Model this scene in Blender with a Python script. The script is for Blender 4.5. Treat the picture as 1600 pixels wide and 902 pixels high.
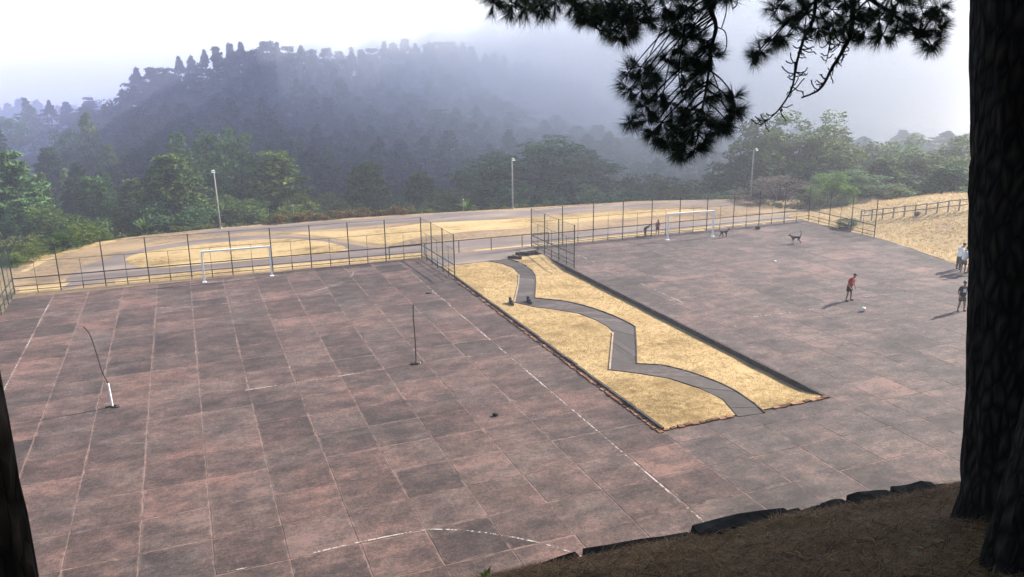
import bpy, bmesh, math, random
import numpy as np
from mathutils import Vector, Matrix, noise as mnoise
sc = bpy.context.scene
for o in list(bpy.data.objects): bpy.data.objects.remove(o)
R = math.radians

# ------------------------------------------------------------------ camera
F, PITCH, ROLL, YAW = 1283.1, 0.26644, -0.01455, 0.37651
fw = Vector((math.sin(YAW)*math.cos(PITCH), math.cos(YAW)*math.cos(PITCH), -math.sin(PITCH)))
r0 = Vector((math.cos(YAW), -math.sin(YAW), 0)); u0 = r0.cross(fw)
rt = r0*math.cos(ROLL) + u0*math.sin(ROLL); up = u0*math.cos(ROLL) - r0*math.sin(ROLL)
cam_d = bpy.data.cameras.new('camera'); cam = bpy.data.objects.new('camera', cam_d)
sc.collection.objects.link(cam); sc.camera = cam
CAM = Vector((0, 0, 13.5))
m = Matrix((rt, up, -fw)).transposed().to_4x4(); m.translation = CAM
cam.matrix_world = m
cam_d.sensor_width = 36; cam_d.lens = 36*F/1600; cam_d.clip_end = 4000; cam_d.clip_start = .1

# ------------------------------------------------------------------ sky, sun, exposure
SUN_AZ, SUN_EL = R(80.6), R(32)            # azimuth clockwise from +y
w = bpy.data.worlds.new('World'); sc.world = w; w.use_nodes = True
nt = w.node_tree; bg = nt.nodes['Background']
sky = nt.nodes.new('ShaderNodeTexSky'); sky.sky_type = 'NISHITA'; sky.sun_disc = False
sky.sun_elevation = SUN_EL; sky.sun_rotation = SUN_AZ; sky.air_density = 1.3; sky.dust_density = 2.5; sky.altitude = 900
nt.links.new(sky.outputs[0], bg.inputs[0]); bg.inputs[1].default_value = 0.1
sl = bpy.data.lights.new('sun', 'SUN'); sl.energy = 4.6; sl.angle = R(.9); sl.color = (1, .93, .82)
so = bpy.data.objects.new('sun', sl); sc.collection.objects.link(so)
SUN = Vector((math.sin(SUN_AZ)*math.cos(SUN_EL), math.cos(SUN_AZ)*math.cos(SUN_EL), math.sin(SUN_EL)))
so.rotation_euler = SUN.to_track_quat('Z', 'Y').to_euler(); so.location = (60, 10, 60)
sc.view_settings.view_transform = 'Standard'; sc.view_settings.look = 'None'
sc.view_settings.gamma = 1; sc.view_settings.exposure = 1.5
sc.render.engine = 'CYCLES'
sc.cycles.max_bounces = 9; sc.cycles.diffuse_bounces = 2; sc.cycles.glossy_bounces = 1
sc.cycles.transmission_bounces = 3; sc.cycles.volume_bounces = 6; sc.cycles.transparent_max_bounces = 8
sc.cycles.use_denoising = True; sc.cycles.sample_clamp_indirect = 4

# ------------------------------------------------------------------ helpers
C = sc.collection
def link(o, parent=None):
    C.objects.link(o)
    if parent is not None: o.parent = parent
    return o
def tag(o, label=None, cat=None, group=None, kind=None):
    if label: o['label'] = label
    if cat: o['category'] = cat
    if group: o['group'] = group
    if kind: o['kind'] = kind
    return o
def empty(name, loc=(0, 0, 0), rz=0.):
    o = bpy.data.objects.new(name, None); o.empty_display_size = .2
    o.location = loc; o.rotation_euler = (0, 0, rz)
    return link(o)
class MB:
    def __init__(s): s.v = []; s.f = []
    def add(s, vs, fs):
        n = len(s.v); s.v += [tuple(p) for p in vs]; s.f += [tuple(i+n for i in f) for f in fs]; return s
    def box(s, c, d, rz=0., rx=0.):
        M = Matrix.Rotation(rz, 3, 'Z') @ Matrix.Rotation(rx, 3, 'X')
        vs = [Vector(c) + M @ Vector((a*d[0]/2, b*d[1]/2, e*d[2]/2)) for a in (-1, 1) for b in (-1, 1) for e in (-1, 1)]
        return s.add(vs, [(0, 1, 3, 2), (4, 6, 7, 5), (0, 4, 5, 1), (2, 3, 7, 6), (0, 2, 6, 4), (1, 5, 7, 3)])
    def tube(s, pts, rad, n=6, cap=True, rough=0., rng=None):
        pts = [Vector(p) for p in pts]
        if not hasattr(rad, '__len__'): rad = [rad]*len(pts)
        vs = []; fs = []; L = len(pts)
        ref = Vector((.31, .95, .07))
        for i, p in enumerate(pts):
            t = (pts[min(i+1, L-1)] - pts[max(i-1, 0)]).normalized()
            a = t.cross(ref)
            if a.length < .1: a = t.cross(Vector((1, 0, 0)))
            a.normalize(); b = t.cross(a)
            for k in range(n):
                th = 2*math.pi*k/n; rr = rad[i]
                if rough: rr *= 1 + rough*(rng.random()-.5)
                vs.append(p + a*(rr*math.cos(th)) + b*(rr*math.sin(th)))
        for i in range(L-1):
            for k in range(n):
                k2 = (k+1) % n
                fs.append((i*n+k, i*n+k2, (i+1)*n+k2, (i+1)*n+k))
        if cap: fs += [tuple(range(n))[::-1], tuple(range((L-1)*n, L*n))]
        return s.add(vs, fs)
    def mesh(s, name, mat, smooth=False):
        me = bpy.data.meshes.new(name); me.from_pydata(s.v, [], s.f); me.update()
        if mat: me.materials.append(mat)
        if smooth: me.polygons.foreach_set('use_smooth', [True]*len(me.polygons))
        return me
    def build(s, name, mat, parent=None, smooth=False):
        return link(bpy.data.objects.new(name, s.mesh(name, mat, smooth)), parent)
def np_mesh(name, V, T, mat):
    """triangle mesh from arrays"""
    me = bpy.data.meshes.new(name); n = len(T)
    me.vertices.add(len(V)); me.vertices.foreach_set('co', np.asarray(V, 'f').ravel())
    me.loops.add(3*n); me.loops.foreach_set('vertex_index', np.asarray(T, 'i').ravel())
    me.polygons.add(n); me.polygons.foreach_set('loop_start', np.arange(0, 3*n, 3, dtype='i'))
    me.update(calc_edges=True); me.validate()
    if mat: me.materials.append(mat)
    return me
def sheet(name, poly, z, mat, thick=0., parent=None):
    """flat polygon (list of xy), optionally with sides going down"""
    bm = bmesh.new(); vs = [bm.verts.new((x, y, z)) for x, y in poly]
    f = bm.faces.new(vs)
    if f.normal.z < 0: f.normal_flip()
    if thick:
        lo = [bm.verts.new((x, y, z-thick)) for x, y in poly]
        for i in range(len(vs)):
            j = (i+1) % len(vs); bm.faces.new((vs[i], vs[j], lo[j], lo[i]))
        bmesh.ops.recalc_face_normals(bm, faces=bm.faces)
    bmesh.ops.triangulate(bm, faces=[q for q in bm.faces if len(q.verts) > 4])
    me = bpy.data.meshes.new(name); bm.to_mesh(me); bm.free(); me.materials.append(mat)
    return link(bpy.data.objects.new(name, me), parent)
def copy_tree(o, parent=None):
    kids = list(o.children); c = o.copy(); C.objects.link(c); c.parent = parent
    for k in kids: copy_tree(k, c)
    return c
def catmull(P, per=6):
    P = [Vector(p) for p in P]; out = []
    for i in range(len(P)-1):
        a, b, c, d = P[max(i-1, 0)], P[i], P[i+1], P[min(i+2, len(P)-1)]
        for k in range(per):
            t = k/per
            out.append(.5*((2*b)+(c-a)*t+(2*a-5*b+4*c-d)*t*t+(3*b-a-3*c+d)*t**3))
    out.append(P[-1]); return out

# ------------------------------------------------------------------ materials
class N:
    def __init__(s, name, rough=.9, spec=.2):
        s.m = bpy.data.materials.new(name); s.m.use_nodes = True; s.t = s.m.node_tree
        s.b = s.t.nodes['Principled BSDF']; s.out = s.t.nodes['Material Output']
        s.b.inputs['Roughness'].default_value = rough; s.b.inputs['Specular IOR Level'].default_value = spec
    def n(s, typ, **kw):
        q = s.t.nodes.new('ShaderNode'+typ)
        for k, v in kw.items(): setattr(q, k, v)
        return q
    def set(s, sock, v):
        if hasattr(v, 'is_output') or isinstance(v, bpy.types.NodeSocket): s.t.links.new(v, sock)
        else: sock.default_value = v
    def math(s, op, a, b=0., clamp=False):
        q = s.n('Math', operation=op, use_clamp=clamp); s.set(q.inputs[0], a); s.set(q.inputs[1], b); return q.outputs[0]
    def pos(s, scale=(1, 1, 1), obj=False):
        src = s.n('TexCoord').outputs['Object'] if obj else s.n('NewGeometry').outputs['Position']
        q = s.n('Mapping'); s.t.links.new(src, q.inputs[0]); q.inputs['Scale'].default_value = scale; return q.outputs[0]
    def noise(s, vec, scale, detail=4., rough=.55, dist=0.):
        q = s.n('TexNoise'); s.t.links.new(vec, q.inputs['Vector']); q.inputs['Scale'].default_value = scale
        q.inputs['Detail'].default_value = detail; q.inputs['Roughness'].default_value = rough; q.inputs['Distortion'].default_value = dist
        return q.outputs[0]
    def ramp(s, fac, stops):
        q = s.n('ValToRGB'); s.set(q.inputs[0], fac); e = q.color_ramp.elements
        while len(e) < len(stops): e.new(.5)
        for i, (p, c) in enumerate(stops):
            e[i].position = p; e[i].color = (*c, 1) if len(c) == 3 else c
        return q.outputs[0]
    def mix(s, fac, a, b, mode='MIX'):
        q = s.n('Mix', data_type='RGBA', blend_type=mode); s.set(q.inputs[0], fac)
        for sock, v in ((q.inputs[6], a), (q.inputs[7], b)):
            s.set(sock, (*v, 1) if isinstance(v, tuple) and len(v) == 3 else v)
        return q.outputs[2]
    def color(s, c): s.set(s.b.inputs['Base Color'], (*c, 1) if isinstance(c, tuple) else c); return s
    def bump(s, h, strength=.4, dist=.02):
        q = s.n('Bump'); q.inputs['Strength'].default_value = strength; q.inputs['Distance'].default_value = dist
        s.set(q.inputs['Height'], h); s.t.links.new(q.outputs[0], s.b.inputs['Normal']); return s
    def rnd(s):
        a = s.n('ObjectInfo').outputs['Random']; b = s.n('NewGeometry').outputs['Random Per Island']
        return s.math('FRACT', s.math('ADD', a, b))
def plain(name, c, rough=.8, var=.25, scale=6., spec=.3, metal=0., obj=True):
    q = N(name, rough, spec); n = q.noise(q.pos(obj=obj), scale, 5)
    q.color(q.ramp(n, [(.3, tuple(x*(1-var) for x in c)), (.7, tuple(min(1, x*(1+var)) for x in c))]))
    q.b.inputs['Metallic'].default_value = metal
    return q.m

def slab_mat(name, tones, streak):
    q = N(name, .85, .22); p = q.pos()
    big = q.noise(p, .13, 3); mid = q.noise(q.pos((.75, 1.15, 1)), 1.1, 9, .78); fine = q.noise(p, 7.5, 4, .8)
    c5 = lambda v, k: q.math('MULTIPLY', q.math('SUBTRACT', v, .5), k)
    fac = q.math('ADD', q.math('ADD', c5(q.rnd(), .3), .5), c5(big, .85))
    fac = q.math('ADD', fac, c5(mid, 2.1)); fac = q.math('ADD', fac, c5(fine, 1.15))
    grit = q.noise(p, 19, 2, .8); fac = q.math('ADD', fac, c5(grit, 1.0))
    col = q.ramp(fac, tones)
    st = q.noise(q.pos((.4, 3.2, 1)), 1.3, 8, .75)
    stf = q.math('MULTIPLY', q.math('SUBTRACT', st, .58, True), 4.2, True)
    col = q.mix(q.math('MULTIPLY', stf, .5), col, streak)
    sx = q.n('SeparateXYZ'); q.t.links.new(q.n('TexCoord').outputs['Object'], sx.inputs[0])
    ed = q.math('MAXIMUM', q.math('ABSOLUTE', sx.outputs[0]), q.math('ABSOLUTE', sx.outputs[1]))
    wn = q.noise(p, 1.7, 6, .75); ef = q.math('MULTIPLY', q.math('SUBTRACT', q.math('ADD', ed, c5(wn, .5)), .955, True), 12, True)
    col = q.mix(q.math('MULTIPLY', ef, .75), col, streak)
    sp = q.noise(p, 17, 2, .6); col = q.mix(q.math('MULTIPLY', q.math('GREATER_THAN', sp, .72), .45), col, (.42, .36, .33))
    dk = q.noise(q.pos((.8, .8, 1)), .45, 5, .7)
    col = q.mix(q.math('MULTIPLY', q.math('SUBTRACT', dk, .52, True), 2.2, True), col, tuple(x*.72 for x in tones[0][1]))
    r2 = q.math('FRACT', q.math('MULTIPLY', q.rnd(), 7.31)); gray = q.n('RGBToBW'); q.t.links.new(col, gray.inputs[0])
    gf = q.math('ADD', q.math('MULTIPLY', r2, .36), q.math('MULTIPLY', q.math('SUBTRACT', q.noise(p, .3, 4, .6), .42, True), 2.5)); gc = q.mix(1., (.95, .86, .82), gray.outputs[0], 'MULTIPLY')
    col = q.mix(q.math('MULTIPLY', gf, .8, True), col, gc)
    stn = q.noise(q.pos((1, .7, 1)), .22, 7, .7); col = q.mix(q.math('MULTIPLY', q.math('SUBTRACT', stn, .53, True), 4.5, True), col, q.mix(1., col, (.6, .6, .62), 'MULTIPLY'))
    q.color(q.mix(1., col, (.9, .825, .79), 'MULTIPLY')); q.bump(q.math('ADD', fine, q.math('MULTIPLY', mid, .8)), .35, .012)
    return q.m
M_SLAB_L = slab_mat('worn_slab_reddish', [(.15, (.04, .031, .03)), (.4, (.078, .054, .05)), (.6, (.116, .076, .067)), (.85, (.205, .123, .105))], (.25, .172, .148))
M_SLAB_R = slab_mat('worn_slab_mauve', [(.15, (.042, .036, .036)), (.42, (.078, .063, .062)), (.62, (.115, .084, .079)), (.85, (.2, .13, .114))], (.235, .17, .152))
def sand_mat():
    q = N('joint_sand', .95, .1); n = q.noise(q.pos(), 2.2, 6, .7)
    q.color(q.ramp(n, [(.32, (.07, .05, .045)), (.48, (.15, .098, .085)), (.7, (.26, .175, .15))])); return q.m
M_SAND = sand_mat()
def straw_mat(name, a, b, c, k=1.):
    q = N(name, .95, .08); p = q.pos()
    big = q.noise(q.pos((.35, 1, 1)), .28*k, 5, .6); mid = q.noise(p, 2.5, 6, .7); fine = q.noise(q.pos((1, .6, 1)), 26, 4, .7)
    f = q.math('ADD', q.math('MULTIPLY', big, .75), q.math('MULTIPLY', q.math('SUBTRACT', mid, .3), .55))
    f = q.math('ADD', f, q.math('MULTIPLY', q.math('SUBTRACT', fine, .5), .5))
    col = q.ramp(f, [(.3, a), (.46, b), (.78, c)]); pn = q.noise(q.pos((.6, 1, 1)), .5*k, 5, .65)
    col = q.mix(q.math('MULTIPLY', q.math('SUBTRACT', pn, .535, True), 6, True), col, tuple(x*1.25 for x in a)); q.color(col); q.bump(q.math('ADD', fine, mid), .7, .06); return q.m
M_STRAW = straw_mat('dry_straw_grass', (0.1358, 0.0918, 0.038), (0.3977, 0.28, 0.1332), (0.5141, 0.3856, 0.2188))
M_FIELD = straw_mat('dry_field_dirt', (0.1045, 0.0748, 0.0536), (0.2566, 0.1804, 0.1109), (0.3992, 0.286, 0.1568), .8)
M_SLOPE = straw_mat('dry_slope_grass', (0.1936, 0.138, 0.0813), (0.3344, 0.2458, 0.1354), (0.44, 0.3363, 0.1896), .7)
def tarmac_mat():
    q = N('old_tarmac', .8, .3); p = q.pos(); n = q.noise(q.pos((.25, 1, 1)), .5, 6, .65); f = q.noise(p, 24, 4, .7)
    q.color(q.ramp(q.math('ADD', n, q.math('MULTIPLY', q.math('SUBTRACT', f, .5), .4)), [(.3, (.085, .066, .06)), (.52, (.15, .115, .1)), (.72, (.26, .2, .15))]))
    q.bump(f, .3, .01); return q.m
M_TAR = tarmac_mat()
def path_mat():
    q = N('path_concrete', .8, .3); n = q.noise(q.pos(), 3, 6, .65); f = q.noise(q.pos(), 30, 4, .7)
    fac = q.math('ADD', q.math('MULTIPLY', q.rnd(), .3), q.math('ADD', q.math('MULTIPLY', n, .6), q.math('MULTIPLY', f, .15)))
    q.color(q.ramp(fac, [(.3, (.034, .027, .025)), (.6, (.058, .046, .042)), (.85, (.13, .098, .086))])); return q.m
M_PATH = path_mat()
M_KERB = plain('dark_kerb_stone', (.055, .045, .042), .9, .5, 5, .15, obj=False)
def brick_mat():
    q = N('red_kerb_brick', .92, .1); f = q.math('ADD', q.math('MULTIPLY', q.rnd(), .6), q.math('MULTIPLY', q.noise(q.pos(), 9, 4), .4))
    q.color(q.ramp(f, [(.2, (.08, .04, .025)), (.55, (.19, .09, .05)), (.85, (.28, .165, .1))])); return q.m
M_BRICK = brick_mat()
def paint_mat(name, c, cover):
    q = N(name, .85, .2); q.color(c); n = q.noise(q.pos(), 7, 6, .75); b = q.noise(q.pos(), .8, 3, .5)
    f = q.math('ADD', q.math('MULTIPLY', n, .7), q.math('MULTIPLY', b, .45))
    k = q.math('MULTIPLY', q.math('SUBTRACT', f, cover, True), 14., True)
    tr = q.n('BsdfTransparent'); mx = q.n('MixShader'); q.set(mx.inputs[0], k)
    q.t.links.new(tr.outputs[0], mx.inputs[1]); q.t.links.new(q.b.outputs[0], mx.inputs[2]); q.t.links.new(mx.outputs[0], q.out.inputs[0])
    return q.m
M_PAINT = paint_mat('worn_white_line', (.37, .33, .3), .545)
M_PAINT_F = paint_mat('faded_white_line', (.33, .27, .24), .61)
M_FENCE = plain('dark_green_steel', (.01, .02, .018), .5, .4, 3, .4)
M_WIRE = plain('green_wire', (.02, .042, .036), .6, .2, 3, .3)
M_WHITE = plain('chipped_white_paint', (.84, .84, .82), .5, .08, 4, .4)
M_CONC = plain('pale_concrete_pole', (.3, .3, .26), .8, .2, 3, .2)
M_RUST = plain('rusty_bar', (.035, .026, .022), .8, .4, 12, .2)
M_WOOD = plain('grey_weathered_rail', (.22, .2, .18), .9, .3, 5, .15)
M_DARKWOOD = plain('dark_timber', (.03, .026, .024), .9, .4, 8, .15)
def leaf_mat(name, a, b, c, trans=.3):
    q = N(name, .75, .18)
    big = q.noise(q.pos(obj=True), .35, 3); f = q.math('ADD', q.math('MULTIPLY', q.rnd(), .5), q.math('MULTIPLY', big, .55))
    f = q.math('ADD', f, q.math('MULTIPLY', q.math('SUBTRACT', q.n('ObjectInfo').outputs['Random'], .5), .25))
    col = q.ramp(f, [(.2, a), (.52, b), (.85, c)]); q.color(col)
    tl = q.n('BsdfTranslucent'); q.t.links.new(col, tl.inputs[0]); mx = q.n('MixShader'); mx.inputs[0].default_value = trans
    q.t.links.new(q.b.outputs[0], mx.inputs[1]); q.t.links.new(tl.outputs[0], mx.inputs[2]); q.t.links.new(mx.outputs[0], q.out.inputs[0])
    return q.m
L_DARK = leaf_mat('dark_conifer_leaf', (0.0239, 0.0583, 0.0244), (0.0481, 0.1083, 0.0371), (0.1098, 0.198, 0.0601), .2)
L_RIDGE = leaf_mat('ridge_conifer_leaf', (.014, .03, .02), (.026, .05, .032), (.045, .075, .045), .2)
L_CEDAR = leaf_mat('cedar_leaf', (0.032, 0.0619, 0.0181), (0.0684, 0.1168, 0.029), (0.171, 0.2148, 0.0498), .25)
L_BROAD = leaf_mat('broad_leaf', (0.033, 0.0581, 0.0125), (0.0826, 0.1247, 0.0234), (0.1819, 0.2217, 0.0391), .35)
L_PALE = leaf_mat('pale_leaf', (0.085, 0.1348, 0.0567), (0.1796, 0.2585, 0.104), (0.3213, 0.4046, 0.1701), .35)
L_LIME = leaf_mat('lime_leaf', (0.0389, 0.0843, 0.0166), (0.0972, 0.1792, 0.0322), (0.1944, 0.2846, 0.0642), .45)
L_OLIVE = leaf_mat('olive_leaf', (0.0405, 0.0543, 0.0162), (0.108, 0.124, 0.0378), (0.2025, 0.2015, 0.0675), .3)
L_BROWN = leaf_mat('bare_twig_brown', (.04, .032, .026), (.085, .066, .052), (.14, .11, .085), .2)
L_FERN = leaf_mat('dry_fern', (0.0571, 0.0476, 0.015), (0.1523, 0.1047, 0.0333), (0.257, 0.1714, 0.0625), .3)
M_BLADE = leaf_mat('dry_grass_blades', (0.3492, 0.2433, 0.1163), (0.4656, 0.3397, 0.1841), (0.5626, 0.4315, 0.2616), .5)
L_NEEDLE = leaf_mat('pine_needle', (0.0109, 0.0256, 0.0136), (0.0218, 0.048, 0.0218), (0.0408, 0.072, 0.0299), .15)
M_BARKFAR = plain('far_bark', (.05, .04, .035), .95, .3, 2, .1)
def bark_mat():
    q = N('pine_bark', .95, .1); p = q.pos((1, 1, .42), obj=False)
    v = q.n('TexVoronoi', feature='DISTANCE_TO_EDGE'); v.inputs['Scale'].default_value = 11
    d = q.noise(p, 5, 4); ad = q.n('VectorMath', operation='ADD'); q.t.links.new(p, ad.inputs[0])
    sc_ = q.n('VectorMath', operation='SCALE'); q.t.links.new(q.n('TexNoise').outputs[1], sc_.inputs[0]); sc_.inputs['Scale'].default_value = .12
    q.t.links.new(sc_.outputs[0], ad.inputs[1]); q.t.links.new(ad.outputs[0], v.inputs['Vector'])
    f = q.math('ADD', q.math('MULTIPLY', v.outputs[0], 1.8), q.math('MULTIPLY', d, .4))
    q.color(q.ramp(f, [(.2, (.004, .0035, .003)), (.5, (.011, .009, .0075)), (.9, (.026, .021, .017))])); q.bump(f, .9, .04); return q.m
M_BARK = bark_mat()
def litter_mat():
    q = N('pine_litter', .95, .08); p = q.pos(); a = q.noise(p, .8, 4); b = q.noise(p, 18, 6, .75)
    f = q.math('ADD', q.math('MULTIPLY', a, .4), q.math('MULTIPLY', b, .6))
    col = q.ramp(f, [(.3, (.045, .025, .011)), (.5, (.165, .092, .04)), (.72, (.3, .18, .085))])
    moss = q.noise(p, .55, 3); col = q.mix(q.math('MULTIPLY', q.math('SUBTRACT', moss, .5, True), 5, True), col, (.13, .14, .03))
    q.color(col); q.bump(b, .8, .05); return q.m
M_LITTER = litter_mat()
M_STONE = plain('mossy_stone', (.02, .02, .017), .95, .6, 7, .1, obj=False)
M_NLIT = leaf_mat('litter_needle', (0.0585, 0.0281, 0.0104), (0.2194, 0.1139, 0.0442), (0.4972, 0.312, 0.143), .1)
M_VALLEY = plain('valley_scrub_ground', (.045, .06, .03), .95, .4, .12, .05, obj=False)
# ------------------------------------------------------------------ terrain
rng = random.Random(7); nrg = np.random.default_rng(11)
RIM = [(-13.6, 30), (-13.8, 56), (-13.3, 66), (-11.3, 70.8), (-5.2, 74.8), (5.4, 76), (17, 75.2), (29, 73.5), (42.3, 72), (50.5, 69), (57, 65.5), (66, 63.5), (85, 62), (120, 50), (120, -60), (-13.6, -60)]
def seg_dist(X, Y, P, closed=True):
    D = np.full(X.shape, 1e9); n = len(P)
    for i in range(n if closed else n-1):
        ax, ay = P[i]; bx, by = P[(i+1) % n]; dx, dy = bx-ax, by-ay
        t = np.clip(((X-ax)*dx+(Y-ay)*dy)/(dx*dx+dy*dy), 0, 1)
        D = np.minimum(D, np.hypot(X-ax-t*dx, Y-ay-t*dy))
    return D
def inside(X, Y, P):
    c = np.zeros(X.shape, bool); n = len(P)
    for i in range(n):
        x1, y1 = P[i]; x2, y2 = P[(i+1) % n]
        if y1 == y2: continue
        k = ((y1 > Y) != (y2 > Y)) & (X < (x2-x1)*(Y-y1)/(y2-y1)+x1); c ^= k
    return c
def polar(az, d): return (d*math.sin(R(az)), d*math.cos(R(az)))
CREST = [polar(-5, 188), polar(2, 196), polar(10, 205), polar(19, 222), polar(27, 250), polar(36, 290)]
LEFTHILL = [polar(-30, 300), polar(-14, 285), polar(-8.5, 275), polar(-5.5, 285)]
RIGHTHILL = [polar(30, 190), polar(42, 185), polar(56, 180), polar(80, 170)]
def terr(X, Y):
    X = np.asarray(X, float); Y = np.asarray(Y, float)
    d = seg_dist(X, Y, RIM); ins = inside(X, Y, RIM)
    far = np.hypot(X, Y)
    z = -1.2 - 14*(1-np.exp(-d/26)) - 26*(1/(1+np.exp(-(far-300)/30)))
    z = z + 13*np.exp(-(seg_dist(X, Y, CREST, False)/42)**2) + 22*np.exp(-(seg_dist(X, Y, LEFTHILL, False)/40)**2) + 9*np.exp(-(seg_dist(X, Y, RIGHTHILL, False)/45)**2)
    z = z + .9*np.sin(X*.06+1)*np.cos(Y*.05) + .5*np.sin(X*.17)*np.sin(Y*.13+2)
    return np.where(ins, np.minimum(z, -1.5), z)
def tz(x, y): return float(terr(np.array([x]), np.array([y]))[0])
gx = np.arange(-420, 561, 7.); gy = np.arange(-150, 641, 7.); X, Y = np.meshgrid(gx, gy); Z = terr(X, Y)
nx, ny = len(gx), len(gy); idx = np.arange(nx*ny).reshape(ny, nx)
a, b, c_, d_ = idx[:-1, :-1].ravel(), idx[:-1, 1:].ravel(), idx[1:, 1:].ravel(), idx[1:, :-1].ravel()
T = np.concatenate([np.stack([a, b, c_], 1), np.stack([a, c_, d_], 1)])
me = np_mesh('valley_terrain', np.stack([X.ravel(), Y.ravel(), Z.ravel()], 1), T, M_VALLEY)
me.polygons.foreach_set('use_smooth', [True]*len(me.polygons))
tag(link(bpy.data.objects.new('terrain', me)), kind='structure')

# plateau under the courts and the playing field beyond the fence
tag(sheet('plateau_ground', RIM, -.34, M_FIELD, 3.5), kind='structure')
FIELD = [(-13.55, 40), (-10.75, 40), (-10.75, 56.75), (49.9, 56.75), (49.9, 48), (63, 48), (80, 60), (66, 63.4), (57, 65.4), (50.5, 68.9), (42.3, 71.9), (29, 73.4), (17, 75.1), (5.4, 75.9), (-5.2, 74.7), (-11.3, 70.7), (-13.25, 66), (-13.7, 56)]
tag(sheet('field_ground', FIELD, -.012, M_FIELD, .32), kind='structure')
def pave(name, poly, z, mat, kind='structure'): return tag(sheet(name, poly, z, mat), kind=kind)
rimtar = [(0.02, 73.93), (2.67, 75.15), (6.97, 74.7), (12.05, 74.62), (17.84, 73.94), (22.76, 73.77), (28.67, 72.21), (35.09, 71.45), (41.67, 70.49), (47.93, 68.65), (50.62, 67.08), (50.93, 64.98), (49.34, 65.36), (43.66, 67.79), (37.09, 68.62), (30.5, 68.81), (24.9, 69.03), (20.42, 70.17), (17.05, 70.79), (12.48, 70.71), (8.69, 70.96), (5.13, 72.38), (1.51, 72.61)]
pave('rim_track', rimtar, -.006, M_TAR)
looptar = [(-8.17, 57.8), (-8.15, 60.83), (-7.54, 64.33), (-5.34, 67.58), (-3.38, 69.52), (-0.04, 70.75), (3.46, 70.93), (6.45, 69.93), (8.79, 67.93), (10.88, 64.97), (12.58, 62.06), (13.58, 60.95), (16.68, 61.14), (20.88, 61.01), (25.63, 60.41), (32.62, 60.3), (39.47, 60.17), (45.7, 59.51), (52.77, 59.29), (53.27, 54.43), (51.22, 57.5), (44.12, 57.41), (37.9, 57.74), (31.23, 57.71), (25.46, 57.47), (19.71, 57.66), (15.87, 58.27), (12.99, 58.45), (8.35, 58.61), (1.39, 59.13), (-2.32, 59.27), (-5.09, 59.22)]
pave('running_track', looptar, -.005, M_TAR)
isl = [(-4.8, 65.46), (-4.51, 66.71), (-3.56, 67.71), (-1.97, 68.46), (1.37, 68.98), (4.82, 68.85), (7.51, 67.98), (9.75, 65.79), (10.84, 63.4), (11.12, 61.49), (9.65, 60.85), (5.96, 61.19), (1.92, 61.19), (-1.93, 61.39), (-3.53, 62.25), (-4.38, 63.71)]
pave('grass_island', isl, .002, M_STRAW)
for g in ([(15.46, 68.94), (19.12, 69.78), (23.64, 68.94), (29.97, 67.6), (37.13, 67.43), (43.41, 66.28), (45.69, 64.35), (40.49, 63.88), (34.06, 64.18), (27.01, 63.65), (22.09, 64.48), (16.95, 64.01), (14.33, 61.99), (12.34, 64.55), (9.85, 68.0), (7.58, 70.58), (11.71, 69.51)],):
    pave('grass_island', g, -.003, M_STRAW)
strip = [(-5.09, 59.22), (-2.32, 59.27), (1.39, 59.13), (8.35, 58.61), (12.99, 58.45), (15.91, 58.25), (15.53, 56.91), (12.66, 57.02), (8.14, 57.31), (1.32, 57.67), (-2.69, 57.83), (-5.02, 58.0)]
pave('grass_verge', strip, -.002, M_STRAW)
pave('grass_verge', [(19.72, 57.53), (25.46, 57.47), (31.17, 57.6), (37.82, 57.62), (44.03, 57.29), (51.04, 57.3), (50.12, 56.24), (43.32, 56.35), (36.94, 56.26), (30.46, 56.28), (24.94, 56.3), (19.36, 56.5)], -.001, M_STRAW)
pave('grass_verge', [(-10.75, 59.5), (-8.55, 59.54), (-7.76, 59.9), (-8.2, 58.07), (-10.55, 58.14)], 0., M_STRAW)
pave('grass_verge', [(-11.4, 64.48), (-10.59, 70.06), (-9.04, 72.08), (-7.33, 73.69), (-3.75, 74.55), (-6.77, 72.32), (-8.83, 69.96), (-10.09, 67.72), (-11.07, 64.33)], -.002, M_STRAW)

# grassy slope beyond the right-hand edge of the second court
def slope_z(x, y):
    s = max(0., min(1., (x-49.5-max(0, 47-y)*.0)/14)); s2 = max(0., min(1., (60.5-y)/6))
    return .01 + 1.6*s*s*(3-2*s)*s2 + .05*mnoise.noise(Vector((x*.5, y*.5, 0)))
mb = MB(); ys = [i*1. for i in range(14, 61)]; nxs = 40
for y in ys:
    xl = 49.75 if y > 47 else 47.4+(y-37)*.235
    for i in range(nxs+1):
        x = xl + (92-xl)*(i/nxs)**1.5; mb.v.append((x, y, slope_z(x, y)+(.0 if i else -.0)))
for j in range(len(ys)-1):
    for i in range(nxs): a = j*(nxs+1)+i; mb.f.append((a, a+1, a+nxs+2, a+nxs+1))
tag(mb.build('grass_slope', M_SLOPE, smooth=True), kind='structure')

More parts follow.
